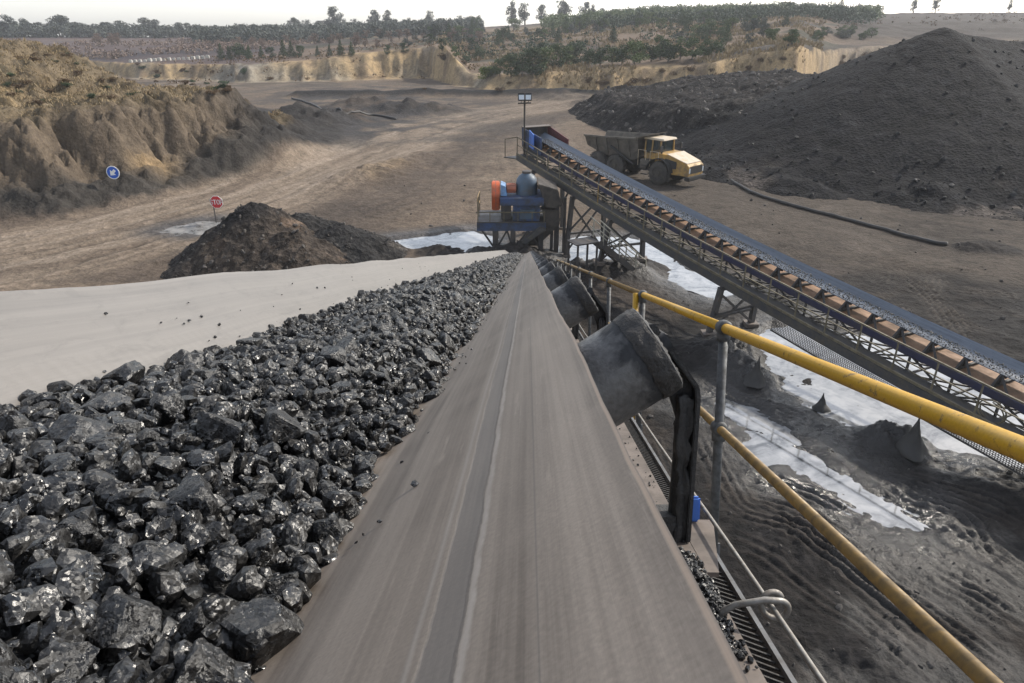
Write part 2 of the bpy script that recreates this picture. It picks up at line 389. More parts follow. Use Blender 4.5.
def coal_mat(name, dark, dust_glint, dust_glint_amt, rough, scale, bd=0.0022, fk=95, fd=0.014):
    m, nt, b = new_mat(name); v = coords(nt)
    oi = nt.nodes.new('ShaderNodeObjectInfo')
    n1 = noise_n(nt, v, scale, 6, 0.65, 0.3); n2 = noise_n(nt, v, scale * 6, 4, 0.6)
    f = math_n(nt, 'ADD', n1, math_n(nt, 'MULTIPLY', math_n(nt, 'SUBTRACT', oi.outputs['Random'], 0.5), 0.25))
    mk = ramp(nt, f, [(1 - dust_glint_amt - 0.15, 0.0), (1 - dust_glint_amt + 0.2, 1.0)])
    c = mixc(nt, mk, dark, dust_glint)
    nt.links.new(c, b.inputs['Base Color'])
    r = ramp(nt, n1, [(0.35, rough), (0.65, min(1, rough + 0.38))])
    nt.links.new(r, b.inputs['Roughness'])
    def facet(k, dist, strength, chain):
        mp = nd(nt, 'ShaderNodeVectorMath', operation='SCALE'); nt.links.new(v, mp.inputs[0]); mp.inputs['Scale'].default_value = k
        vo = nd(nt, 'ShaderNodeTexVoronoi', Scale=1.0); nt.links.new(mp.outputs[0], vo.inputs['Vector'])
        df = nd(nt, 'ShaderNodeVectorMath', operation='SUBTRACT'); nt.links.new(mp.outputs[0], df.inputs[0]); nt.links.new(vo.outputs['Position'], df.inputs[1])
        cl = nd(nt, 'ShaderNodeVectorMath', operation='SUBTRACT'); nt.links.new(vo.outputs['Color'], cl.inputs[0]); cl.inputs[1].default_value = (0.5, 0.5, 0.5)
        dt = nd(nt, 'ShaderNodeVectorMath', operation='DOT_PRODUCT'); nt.links.new(df.outputs[0], dt.inputs[0]); nt.links.new(cl.outputs[0], dt.inputs[1])
        return bump(nt, b, dt.outputs['Value'], strength, dist, chain), vo.outputs['Color']
    n_, cc = facet(fk, fd, 0.52, None); n_, _ = facet(fk * 3.2, fd / 3.2, 0.6, n_)
    bump(nt, b, n2, 0.35, bd, n_)
    sp = nt.nodes.new('ShaderNodeSeparateXYZ'); nt.links.new(cc, sp.inputs[0])
    nt.links.new(math_n(nt, 'ADD', math_n(nt, 'MULTIPLY', r, 0.7), math_n(nt, 'MULTIPLY', sp.outputs[2], 0.28)), b.inputs['Roughness'])
    b.inputs['Specular IOR Level'].default_value = 0.7
    return m
M['coal'] = coal_mat('coal', (0.005, 0.005, 0.0055), (0.024, 0.023, 0.022), 0.40, 0.2, 45)
M['coal_lump'] = coal_mat('coal_lump', (0.005, 0.005, 0.0055), (0.028, 0.027, 0.026), 0.40, 0.2, 2.6, 0.004, 3.4, 0.011)
M['coal_far'] = coal_mat('wet_coal', (0.02, 0.02, 0.02), (0.26, 0.25, 0.23), 0.42, 0.25, 20)  # pale mix paints white glints of wet coal into the base colour
def roller_mat():
    m, nt, b = new_mat('roller_steel'); v = coords(nt)
    at = nt.nodes.new('ShaderNodeUVMap'); sep = nt.nodes.new('ShaderNodeSeparateXYZ'); nt.links.new(at.outputs[0], sep.inputs[0])
    s = sep.outputs[0]
    n1 = noise_n(nt, v, 16, 5, 0.6, 0.5); n2 = noise_n(nt, v, 90, 3)
    x = math_n(nt, 'ADD', s, math_n(nt, 'MULTIPLY', math_n(nt, 'SUBTRACT', n1, 0.5), 0.12))
    mk = ramp(nt, math_n(nt, 'MULTIPLY', x, 1 / 0.22), [(0.53, 0.0), (0.62, 1.0)])   # worn to the left, caked to the right
    c = mixc(nt, mk, (0.115, 0.113, 0.112), (0.032, 0.033, 0.036))
    c = mixc(nt, 1.0, c, ramp(nt, n2, [(0.3, 0.75), (0.7, 1.2)]), 'MULTIPLY')
    nt.links.new(c, b.inputs['Base Color'])
    nt.links.new(ramp(nt, mk, [(0, 0.42), (1, 0.75)]), b.inputs['Roughness'])
    b.inputs['Metallic'].default_value = 0.15
    bump(nt, b, math_n(nt, 'ADD', math_n(nt, 'MULTIPLY', mk, 0.6), n2), 0.5, 0.003)
    return m
M['roller'] = roller_mat()
def ground_mat(name, bscale=1.0, speck=0.5, grain=0.12, clod=0.35, spec=0.16):
    m, nt, b = new_mat(name)
    at = nt.nodes.new('ShaderNodeAttribute'); at.attribute_name = 'albedo'
    wt = nt.nodes.new('ShaderNodeAttribute'); wt.attribute_name = 'wet'
    v = coords(nt)
    n1 = noise_n(nt, v, 1.3 * bscale, 10, 0.72, 0.5); n2 = noise_n(nt, v, 8 * bscale, 8, 0.75); n3 = noise_n(nt, v, 0.17 * bscale, 6, 0.65)
    vo = nd(nt, 'ShaderNodeTexVoronoi', Scale=4.5 * bscale); nt.links.new(v, vo.inputs['Vector'])
    vo2 = nd(nt, 'ShaderNodeTexVoronoi', Scale=14 * bscale); nt.links.new(v, vo2.inputs['Vector'])
    f = math_n(nt, 'ADD', math_n(nt, 'MULTIPLY', n1, 0.45), math_n(nt, 'ADD', math_n(nt, 'MULTIPLY', n2, 0.4), math_n(nt, 'MULTIPLY', n3, 0.15)))
    c = mixc(nt, 1.0, at.outputs['Color'], ramp(nt, f, [(0.37, 1 - speck), (0.5, 1.0), (0.63, 1 + speck * 0.9)]), 'MULTIPLY')
    c = mixc(nt, 1.0, c, ramp(nt, vo.outputs['Color'], [(0.2, 1 - grain), (0.9, 1 + grain)]), 'MULTIPLY')
    nt.links.new(c, b.inputs['Base Color'])
    rr = nd(nt, 'ShaderNodeMapRange'); nt.links.new(wt.outputs['Fac'], rr.inputs[0])
    rr.inputs[3].default_value = 1.0; rr.inputs[4].default_value = 0.16
    sl = nd(nt, 'ShaderNodeMapRange'); nt.links.new(wt.outputs['Fac'], sl.inputs[0]); sl.inputs[3].default_value = spec; sl.inputs[4].default_value = spec + 0.35; nt.links.new(sl.outputs[0], b.inputs['Specular IOR Level'])
    r2 = math_n(nt, 'ADD', rr.outputs[0], math_n(nt, 'MULTIPLY', math_n(nt, 'SUBTRACT', n2, 0.5), 0.35)); r2.node.use_clamp = True
    nt.links.new(r2, b.inputs['Roughness'])
    b.inputs['Specular IOR Level'].default_value = spec
    n = bump(nt, b, n1, 0.7, 0.16 / bscale)
    n = bump(nt, b, vo.outputs['Distance'], clod, 0.10 / bscale, n)
    n = bump(nt, b, vo2.outputs['Distance'], clod, 0.04 / bscale, n)
    bump(nt, b, n2, 0.7, 0.05 / bscale, n)
    return m
M['ground'] = ground_mat('ground_earth')
M['heap'] = ground_mat('heap_rubble', 1.0, 0.65, 0.35, 0.8, 0.1)
def water_mat():
    m, nt, b = new_mat('puddle_sky_water'); v = coords(nt)
    n1 = noise_n(nt, v, 0.7, 5, 0.6, 1.2); n2 = noise_n(nt, v, 3.0, 4, 0.6, 0.6)
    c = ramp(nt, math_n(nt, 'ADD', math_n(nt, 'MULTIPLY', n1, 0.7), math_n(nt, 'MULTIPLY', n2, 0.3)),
             [(0.38, (0.05, 0.053, 0.056)), (0.48, (0.19, 0.195, 0.20)), (0.60, (0.30, 0.30, 0.30))])  # pale tones paint the reflected sky into the water's base colour
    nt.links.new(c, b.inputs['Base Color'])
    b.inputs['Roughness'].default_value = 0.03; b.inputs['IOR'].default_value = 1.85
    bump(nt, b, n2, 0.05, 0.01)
    return m
M['water'] = water_mat()
def leaf_mat(name, a, bcol):
    m, nt, b = new_mat(name)
    v = coords(nt); n = noise_n(nt, v, 0.9, 3)
    oi = nt.nodes.new('ShaderNodeObjectInfo')
    f = math_n(nt, 'ADD', n, math_n(nt, 'MULTIPLY', math_n(nt, 'SUBTRACT', oi.outputs['Random'], 0.5), 0.5))
    c = mixc(nt, ramp(nt, f, [(0.3, 0.0), (0.7, 1.0)]), a, bcol)
    nt.links.new(c, b.inputs['Base Color']); b.inputs['Roughness'].default_value = 0.75
    b.inputs['Specular IOR Level'].default_value = 0.2
    return m
M['leaf_dark'] = leaf_mat('leaf_dark', (0.032, 0.050, 0.028), (0.060, 0.085, 0.042))
M['leaf_green'] = leaf_mat('leaf_green', (0.050, 0.078, 0.032), (0.095, 0.125, 0.050))
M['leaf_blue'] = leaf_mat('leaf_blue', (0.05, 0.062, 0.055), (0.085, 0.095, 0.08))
M['leaf_brown'] = leaf_mat('leaf_brown', (0.13, 0.09, 0.075), (0.19, 0.14, 0.11))
M['leaf_rust'] = leaf_mat('leaf_rust', (0.085, 0.055, 0.035), (0.14, 0.095, 0.055))
M['leaf_lime'] = leaf_mat('leaf_lime', (0.10, 0.13, 0.02), (0.17, 0.18, 0.035))

# ================================================================== TERRAIN
PUDDLES_PX = {
    'right': [(735, 348), (775, 326), (815, 322), (870, 335), (960, 372), (1030, 402), (1090, 440), (1080, 484), (1010, 468), (945, 450), (892, 432), (845, 424), (800, 404), (772, 386), (748, 366)],
    'film': [(726, 402), (752, 410), (790, 436), (806, 446), (786, 444), (752, 424), (728, 412)],
    'strip': [(760, 432), (800, 448), (850, 474), (890, 503), (902, 522), (888, 522), (840, 498), (790, 470), (745, 446)],
    'stairs': [(560, 242), (600, 236), (645, 240), (668, 256), (700, 274), (735, 292), (715, 298), (680, 284), (650, 276), (615, 268), (560, 268)],
    'crusher': [(368, 250), (385, 241), (430, 236), (470, 231), (495, 238), (500, 252), (450, 262), (385, 268)],
    'road': [(160, 231), (175, 226), (205, 221), (228, 221), (222, 231), (190, 235)],
}
PUD = {k: [tuple(ground_pt(*p)[:2]) for p in v] for k, v in PUDDLES_PX.items()}
TRACKS_PX = [
    [(700, 430), (740, 505), (790, 530), (860, 575), (940, 632), (1010, 690)],
    [(716, 490), (770, 505), (840, 545), (920, 600), (1040, 690)],
    [(820, 462), (868, 482), (935, 545), (1000, 605), (1060, 650)],
    [(850, 450), (900, 480), (965, 530), (1050, 590)],
    [(870, 470), (905, 500), (960, 520), (985, 560), (1040, 640)],
    [(905, 545), (960, 570), (1040, 615)],
    [(730, 395), (790, 430), (850, 460), (930, 490), (1040, 530)],
    [(720, 470), (790, 490), (870, 530), (960, 590), (1040, 640)],
    [(790, 560), (840, 590), (900, 640), (950, 690)],
    [(700, 380), (735, 400), (800, 420), (880, 470)],
    [(720, 205), (800, 225), (880, 262), (930, 300), (960, 350)],
    [(735, 190), (820, 226), (905, 268), (960, 292), (1040, 300)],
    [(700, 200), (780, 245), (860, 300)],
    [(900, 245), (930, 275), (935, 300), (970, 330), (1040, 345)],
    [(1040, 262), (960, 272), (890, 262), (820, 240)],
]
TRACKS = [[tuple(ground_pt(*p)[:2]) for p in t] for t in TRACKS_PX]
ROAD_TRACKS = [[tuple(ground_pt(*p)[:2]) for p in t] for t in (
    [(0, 268), (120, 240), (230, 205), (330, 165), (430, 130), (520, 110), (640, 100)],
    [(0, 285), (130, 252), (250, 212), (350, 172), (440, 138), (530, 114)],
    [(0, 250), (100, 228), (210, 195), (310, 158), (420, 122)],
    [(520, 112), (480, 130), (470, 160), (440, 190), (380, 215)],
    [(540, 115), (500, 140), (500, 170), (470, 200)],
)]
HAUL = [tuple(ground_pt(*p)[:2]) for p in ((-160, 276), (0, 258), (120, 234), (230, 203), (320, 168), (410, 134), (480, 116), (540, 106), (600, 100))]
EMB = [tuple(ground_pt(*p)[:2]) for p in ((-30, 226), (0, 221), (66, 219), (110, 207), (156, 199), (205, 186), (252, 177), (300, 160), (330, 150))] + \
      [(-17.0, 72), (-19, 80), (-24, 88), (-34, 100), (-60, 125), (-150, 150), (-160, 70), (-70, 38), (-42, 39)]
TOE_PX = [(-400, 60), (0, 64), (140, 78), (250, 82), (330, 80), (430, 77), (455, 86), (520, 92), (600, 95), (700, 98), (790, 102), (808, 92), (830, 82), (900, 74), (1024, 72), (1400, 70)]
TOP_PX = [(-400, 52), (0, 58), (140, 64), (250, 64), (300, 61), (400, 50), (445, 47), (470, 74), (520, 74), (600, 69), (700, 63), (760, 53), (790, 48), (830, 50), (1024, 48), (1400, 48)]
SKY_PX = [(-400, 34), (0, 36), (150, 37), (230, 36), (300, 35), (420, 31), (520, 25), (600, 19), (660, 15), (720, 14.5), (800, 13.5), (1024, 12.5), (1400, 12)]
def bearing(px, py):
    g = at_y(px, py, 1.0); return math.atan2(g.x, g.y)
toe_th = np.array([bearing(*p) for p in TOE_PX]); toe_r = np.array([math.hypot(*ground_pt(*p)[:2]) for p in TOE_PX])
top_th = np.array([bearing(*p) for p in TOP_PX]); sky_th = np.array([bearing(*p) for p in SKY_PX])
def z_on_row(px, py, r):
    g = at_y(px, py, r * math.cos(bearing(px, py))); return g.z
BANK_W = 7.0
top_z = np.array([z_on_row(p[0], p[1], np.interp(bearing(*p), toe_th, toe_r) + BANK_W) for p in TOP_PX])
RS = 430.0
sky_z = np.array([z_on_row(p[0], p[1], RS) for p in SKY_PX])
def gz(px, py): return tuple(ground_pt(px, py)[:2])
# bumps: (px, py, radius, height, dark)
BUMPS = [(400, 113, 4.0, 1.1, 1), (365, 108, 5.0, 1.3, 1), (440, 112, 4.0, 0.8, 1), (315, 128, 3.2, 1.4, 1), (285, 142, 2.6, 1.5, 1), (338, 122, 3.4, 1.2, 1), (262, 158, 2.0, 1.2, 1), (235, 172, 1.8, 0.9, 1), (300, 118, 3.5, 1.3, 1), (370, 176, 2.6, 0.7, 0), (395, 166, 2.2, 0.6, 0), (345, 184, 2.0, 0.4, 0),
         (420, 158, 2.5, 0.35, 0), (640, 268, 1.2, 0.5, 1), (620, 275, 1.4, 0.5, 1), (520, 258, 1.5, 0.6, 1), (575, 272, 1.5, 0.6, 1), (480, 262, 1.2, 0.5, 1),
         (738, 348, 0.8, 0.5, 1), (720, 360, 1.2, 0.55, 1), (758, 380, 0.8, 0.35, 1), (905, 446, 0.75, 0.34, 1), (880, 440, 0.7, 0.3, 1), (1010, 492, 1.1, 0.3, 1),
         (800, 545, 1.0, 0.25, 1), (968, 250, 0.8, 0.3, 1), (995, 250, 1.2, 0.25, 1), (390, 252, 1.0, 0.35, 1), (440, 252, 1.2, 0.4, 1),
         (880, 672, 0.8, 0.2, 1), (600, 106, 4.0, 1.0, 1), (560, 99, 5, 0.8, 1)]
def terrain(x, y, full=False):
    x = np.asarray(x, float); y = np.asarray(y, float)
    r = np.hypot(x, y); th = np.arctan2(x, y)
    near = r < 75
    z = 0.10 * fbm(x / 6, y / 6, 1, 4) + 0.05
    z = z + 0.45 * fbm(x / 40, y / 40, 2, 3) * sstep(40, 80, r)
    pudd = np.full(x.shape, -9.0)
    for k, poly in PUD.items():
        s = np.full(x.shape, -9.0)
        bx = np.array(poly); m = (x > bx[:, 0].min() - 4) & (x < bx[:, 0].max() + 4) & (y > bx[:, 1].min() - 4) & (y < bx[:, 1].max() + 4)
        if m.any(): s[m] = sdf(x[m], y[m], poly)
        pudd = np.maximum(pudd, s)
    mud = sstep(1.0, 4.0, x + 0.6 * fbm(x / 3, y / 3, 5)) * (1 - sstep(27, 33, y + 3 * fbm(x / 5, y / 5, 6)))
    mud = np.maximum(mud, np.exp(-((x - 1) / 7) ** 2 - ((y - 30) / 5) ** 2))
    det = 0.05 * fbm(x / 1.1, y / 1.1, 7, 5, 0.6) + 0.10 * fbm(x / 2.6, y / 2.6, 8, 6, 0.62) * mud + 0.075 * (0.25 + 0.75 * mud) * np.clip(fbm(x / 0.5, y / 0.5, 30, 5, 0.72) + 0.15, -0.15, 1)
    z = z + det * np.where(near, 1, 0.6)
    rut = np.zeros(x.shape)
    m = near & (x > -1)
    if m.any():
        xm, ym = x[m], y[m]; wx = xm + 0.10 * fbm(xm / 2, ym / 2, 9); wy = ym + 0.10 * fbm(xm / 2, ym / 2, 10)
        acc = np.zeros(xm.shape)
        for i, t in enumerate(TRACKS):
            sg, al_, ln_ = path_coords(wx, wy, t)
            amp = (0.45 + 0.55 * vnoise(al_ / 2.2 + i * 7, sg * 0.3, 90 + i)).clip(0) * sstep(0, 1.2, al_) * (1 - sstep(ln_ - 1.2, ln_, al_))
            for off, a_ in ((-0.34, 0.8), (-0.12, 1.0), (0.10, 0.9), (0.33, 0.7), (1.35, 0.6), (1.58, 0.5)):
                e = np.abs(sg - off * (1 + 0.2 * (i % 3)))
                acc = acc + a_ * amp * (-0.065 * np.exp(-(e / 0.052) ** 2) + 0.045 * np.exp(-((e - 0.11) / 0.055) ** 2))
        rut[m] = np.clip(acc, -0.16, 0.10) * (0.5 + 0.5 * mud[m])
    m2 = (r < 140) & (x < 20) & (y > 30)
    if m2.any():
        xm, ym = x[m2], y[m2]; wx = xm + 0.8 * fbm(xm / 6, ym / 6, 19); acc = np.zeros(xm.shape)
        for t in ROAD_TRACKS:
            d = seg_dist(wx, ym, t)
            for off in (0.0, 1.1, 2.4):
                acc += (-0.05 * np.exp(-((d - off) / 0.3) ** 2) + 0.025 * np.exp(-((d - off - 0.55) / 0.25) ** 2)) * (0.5 + 0.8 * vnoise(xm / 5 + off, ym / 5, 98))
        rut[m2] += acc
    z = z + rut
    dark_b = np.zeros(x.shape)
    for (px, py, rad, h, dk) in BUMPS:
        cx, cy = gz(px, py); d2 = ((x - cx) ** 2 + (y - cy) ** 2) / rad ** 2
        q = np.exp(-d2)
        z = z + h * q * (1 + 0.7 * fbm(x / (0.35 * rad), y / (0.35 * rad), 40, 4, 0.6))
        if dk: dark_b = np.maximum(dark_b, sstep(0.1, 0.5, q))
    # puddle basins
    pn = pudd + 0.12 + 0.55 * fbm(x / 1.3, y / 1.3, 12, 4, 0.6)
    z = np.where(pudd > -4, z - 0.22 * sstep(-0.35, 0.5, pn), z)
    # embankment on the left
    e = np.full(x.shape, -50.0); m = (x < -8) & (y > 30) & (y < 160)
    if m.any(): e[m] = sdf(x[m], y[m], EMB)
    w = e + 0.6 * fbm(x / 5, y / 5, 13, 3)
    gull = np.zeros(x.shape); mm = e > -3
    along = x * 0.55 + y * 0.83
    if mm.any():
        al = along[mm] + 0.75 * w[mm] + 0.9 * fbm(x[mm] / 2.5, y[mm] / 2.5, 33, 3)
        g = -1.05 * np.exp(-np.abs(vnoise(al / 3.6, w[mm] / 12, 14)) / 0.09) - 0.75 * np.exp(-np.abs(vnoise(al / 1.15, w[mm] / 6, 15)) / 0.14) - 0.5 * np.exp(-np.abs(vnoise(al / 0.5, w[mm] / 3, 18)) / 0.2) + 0.9 * fbm(al / 6, w[mm] / 9, 27, 3)
        gull[mm] = g + 0.75
    fine = np.zeros(x.shape)
    if mm.any(): fine[mm] = fbm(x[mm] / 0.9, y[mm] / 0.9, 37, 5, 0.7)
    w2 = w + (gull + 0.8 * fine) * sstep(1.6, 4.2, w) * (1 - sstep(6.5, 10.0, w))
    taper = 1 - 0.80 * sstep(37, 47, along)
    face = (1.5 * sstep(-0.9, 3.0, w + 0.8 * fine) * (1 + 0.7 * fbm(x / 1.3, y / 1.3, 34, 5, 0.65)) + 4.1 * sstep(2.4, 6.6, w2)) * np.where(w > -3, taper, 1)
    upper = 3.6 * sstep(5, 30, w) * sstep(-36, -48, x - 0.12 * (y - 70)) + 1.1 * sstep(6, 16, w) * fbm(x / 9, y / 9, 16, 4) + 0.28 * fbm(x / 2, y / 2, 17, 5, 0.65) * sstep(5, 8, w)
    toe_lump = 1.6 * np.exp(-((along - (-17.5 * 0.55 + 60 * 0.83)) / 7.0) ** 2) * np.exp(-((w - 1.6) / 2.0) ** 2)
    emb_z = face + upper * sstep(4.5, 8, w) + toe_lump * (1 + 0.5 * fbm(x / 1.5, y / 1.5, 35, 4))
    back = 1 - sstep(74, 98, y + 0.25 * (x + 20)) * 0.75
    z = np.where(e > -3, z + emb_z * back, z)
    # far banks and hillside
    rt = np.interp(th, toe_th, toe_r); zt = np.interp(th, top_th, top_z); zs = np.interp(th, sky_th, sky_z)
    cliff = rt + 4 * fbm(x / 14, y / 14, 20, 3) - 3.0 * np.exp(-np.abs(vnoise(th * rt / 6.0, r / 60, 21)) / 0.15) - 1.6 * np.exp(-np.abs(vnoise(th * rt / 2.6, r / 40, 26)) / 0.2) + 1.2 * fbm(x / 4, y / 4, 28, 3)
    b = sstep(0, BANK_W, r - cliff)
    hill = np.clip((r - rt - BANK_W) / (RS - rt - BANK_W), 0, 1)
    zf = zt * b * (1 + 0.12 * fbm(x / 6, y / 6, 22, 3)) + (zs - zt) * (0.75 * hill + 0.25 * sstep(0.1, 0.35, hill) ) + 1.0 * fbm(x / 30, y / 30, 23, 4) * sstep(0.0, 0.1, hill) * (1 - hill)
    zf = np.where(r > RS, zf - (r - RS) * 0.02, zf)
    far = sstep(0, 3, r - cliff + 6)
    z = z * (1 - far) + far * (0.3 * z + zf)
    # low dark berm in front of the far bank
    bd = seg_dist(x, y, [gz(300, 97), gz(430, 95), gz(600, 97), gz(800, 101)])
    bm_ = np.exp(-(bd / 1.6) ** 2)
    z = z + 1.0 * bm_ * (1 + 0.3 * fbm(x / 3, y / 3, 24))
    if not full: return z
    # ---------------- albedo by zone
    n_big = fbm(x / 14, y / 14, 50, 4); n_mid = fbm(x / 3.2, y / 3.2, 51, 4, 0.6); n_sm = fbm(x / 0.8, y / 0.8, 52, 4, 0.6)
    C = lambda *c: np.array(c)[None, :]
    def mix(A, B, t): return A + (B - A) * t[:, None]
    A = np.repeat(C(0.165, 0.127, 0.096), len(x), 0)
    A = mix(A, C(0.215, 0.170, 0.128), sstep(0.0, 0.6, n_mid + 0.5 * n_big))
    A = mix(A, C(0.090, 0.072, 0.058), sstep(0.15, 0.7, n_big - 0.4 * n_mid))
    sandp = np.exp(-(seg_dist(x, y, [gz(360, 180), gz(400, 165)]) / 2.2) ** 2)
    A = mix(A, C(0.30, 0.22, 0.14), sandp * sstep(-0.2, 0.4, n_mid))
    rs_, ra_, rl_ = path_coords(x, y, HAUL)
    rs_ = rs_ + 0.7 * n_mid; rw = 1 - sstep(4.6, 6.6, np.abs(rs_)); edge_ = np.exp(-((np.abs(rs_) - 7.2) / 1.3) ** 2)
    A = mix(A, C(0.075, 0.060, 0.050), sstep(4.5, 8.5, np.abs(rs_)) * (1 - sstep(10, 16, np.abs(rs_))) * 0.75 * (y > 30) * (y < 112) * sstep(-0.5, 0.3, n_mid + 0.3))
    A = mix(A, C(0.240, 0.190, 0.145), rw * 0.85)
    stk = vnoise(rs_ / 0.35, ra_ / 14, 66) + 0.7 * vnoise(rs_ / 0.9, ra_ / 22, 67)
    A = mix(A, C(0.165, 0.128, 0.098), rw * sstep(0.1, 0.8, stk)); A = mix(A, C(0.290, 0.235, 0.185), rw * sstep(0.2, 0.9, -stk) * 0.7)
    blk2 = np.exp(-((th - bearing(375, 105)) / 0.17) ** 2) * sstep(64, 74, r + 3 * n_mid) * (1 - sstep(125, 165, r)) * (1 - 0.55 * rw)
    A = mix(A, C(0.052, 0.049, 0.048), blk2 * sstep(-0.45, 0.25, n_mid + 0.5 * n_big) * 0.9)
    right = sstep(-1, 5, x - 0.08 * y + 2 * n_mid) * (1 - sstep(60, 85, y + 5 * n_mid))
    A = mix(A, C(0.080, 0.066, 0.054), right)
    A = mix(A, C(0.112, 0.093, 0.077), right * sstep(0.1, 0.6, n_mid + 0.4 * n_sm))
    A = mix(A, C(0.046, 0.039, 0.034), right * sstep(0.2, 0.7, n_big + 0.3 * n_sm))
    blk = np.exp(-((th - bearing(360, 105)) / 0.15) ** 2) * sstep(66, 80, r) * (1 - sstep(120, 160, r))
    A = mix(A, C(0.055, 0.052, 0.052), blk * sstep(-0.5, 0.3, n_mid))
    md = np.clip(mud + 0.25 * n_mid * (mud > 0.05), 0, 1)
    A = mix(A, C(0.022, 0.0205, 0.020), md)
    A = mix(A, C(0.046, 0.039, 0.034), md * sstep(0.05, 0.45, n_mid + 0.5 * n_sm))
    A = mix(A, C(0.086, 0.070, 0.060), md * sstep(0.25, 0.6, n_big + 0.5 * n_mid))
    A = mix(A, C(0.012, 0.0115, 0.0115), md * sstep(0.15, 0.5, -n_mid + 0.5 * n_sm))
    A = mix(A, C(0.028, 0.026, 0.026), np.clip(dark_b * (0.8 + 0.4 * n_sm), 0, 1) * np.where(r > 45, 0.75, 1))
    A = mix(A, C(0.016, 0.0155, 0.0155), np.clip(-rut * 9, 0, 0.85) * (0.4 + 0.6 * mud))
    A = mix(A, C(0.115, 0.097, 0.084), np.clip(rut * 12, 0, 0.6) * (0.3 + 0.7 * mud))
    shore = np.exp(-((pudd + 0.3) / 1.2) ** 2)
    A = mix(A, C(0.040, 0.037, 0.036), shore * 0.85)
    
    # embankment colours
    ef = sstep(-0.5, 0.8, e)
    Ae = mix(np.repeat(C(0.050, 0.045, 0.040), len(x), 0), C(0.126, 0.099, 0.073), sstep(2.0, 3.8, w + 1.2 * n_mid))
    Ae = mix(Ae, C(0.105, 0.082, 0.062), sstep(0.1, 0.6, n_sm + 0.5 * n_mid) * sstep(2, 4, w))
    Ae = mix(Ae, C(0.038, 0.035, 0.033), sstep(33, 40, along + 2 * n_mid) * (1 - 0.5 * sstep(4, 7, w)))
    top = sstep(4.6, 7.0, w + 0.6 * n_mid)
    Ae = mix(Ae, C(0.165, 0.128, 0.083), top)
    Ae = mix(Ae, C(0.12, 0.088, 0.052), top * sstep(0.0, 0.45, n_mid + 0.5 * n_sm))
    Ae = mix(Ae, C(0.25, 0.185, 0.105), top * sstep(0.1, 0.5, n_big + 0.4 * n_mid) * sstep(10, 18, w))
    Ae = mix(Ae, C(0.065, 0.055, 0.035), top * sstep(0.25, 0.5, fbm(x / 1.6, y / 1.6, 55, 3)) * 0.75)
    sp = np.exp(-(seg_dist(x, y, [gz(128, 182), gz(150, 186)]) / 1.6) ** 2) + 0.8 * np.exp(-(seg_dist(x, y, [gz(205, 172), gz(215, 170)]) / 1.3) ** 2)
    Ae = mix(Ae, C(0.36, 0.25, 0.135), np.clip(sp, 0, 1) * sstep(-0.3, 0.2, n_mid + 0.4) * (1 - sstep(2.6, 3.6, w)))
    A = mix(A, Ae, ef * sstep(0.02, 0.2, back))
    # sandy bank, plateau
    Ab = mix(np.repeat(C(0.40, 0.292, 0.165), len(x), 0), C(0.24, 0.175, 0.115), sstep(0.0, 0.5, n_mid))
    gul = ridged(th * rt / 3.0, r / 30, 25, 3)
    Ab = mix(Ab, C(0.18, 0.135, 0.095), sstep(0.15, 0.8, -gul))
    Ab = mix(Ab, C(0.30, 0.27, 0.22), sstep(0.1, 0.6, n_big))
    strk = vnoise(th * rt / 1.1, r / 30, 68) + 0.6 * n_mid
    Ab = mix(Ab, C(0.165, 0.122, 0.082), sstep(0.15, 0.8, strk) * 0.8); Ab = mix(Ab, C(0.14, 0.115, 0.08), sstep(0.1, 0.5, n_sm + 0.5 * n_big) * 0.6)
    rightcold = sstep(bearing(800, 70), bearing(860, 70), th)
    Ab = mix(Ab, C(0.235, 0.20, 0.162), rightcold * 0.8)
    A = mix(A, Ab, sstep(-5, 0, r - cliff))
    pl = sstep(BANK_W * 0.9, BANK_W + 4, r - cliff)
    n_far = fbm(x / 45, y / 45, 56, 4); n_f2 = fbm(x / 12, y / 12, 57, 4)
    Ap = mix(np.repeat(C(0.165, 0.120, 0.085), len(x), 0), C(0.26, 0.195, 0.12), sstep(0, 0.5, n_far + 0.4 * n_f2))
    Ap = mix(Ap, C(0.072, 0.066, 0.048), sstep(0.0, 0.35, n_f2 - 0.4 * n_far))
    Ap = mix(Ap, C(0.060, 0.050, 0.044), sstep(0.25, 0.5, vnoise(hill * 14 + 0.6 * n_far, th * 9, 58)) * 0.8)
    leftf = 1 - sstep(bearing(220, 50), bearing(330, 50), th)
    Ap = mix(Ap, C(0.105, 0.078, 0.074), leftf * sstep(-0.5, 0.2, n_far + 0.3))
    Ap = mix(Ap, C(0.050, 0.044, 0.050), leftf * np.exp(-((r - 235) / 28) ** 2))
    Ap = mix(Ap, C(0.062, 0.051, 0.043), rightcold * sstep(0.04, 0.2, hill))
    A = mix(A, Ap, pl)
    A = mix(A, C(0.030, 0.029, 0.029), np.clip(bm_ * 1.5, 0, 1))
    film = sstep(0.05, 0.40, fbm(x / 2.8, y / 2.8, 59, 4, 0.6) + 0.55 * np.exp(-((pudd + 0.6) / 1.4) ** 2))
    wet = np.clip(md * film * 0.48 * (1 - 0.85 * sstep(17, 24, y)) + shore * 0.6 + np.clip(-rut * 6, 0, 0.5) * mud, 0, 1)
    A = A * (1 - 0.45 * (wet * mud))[:, None]
    return z, np.clip(A * 0.80, 0.010, 0.7), wet


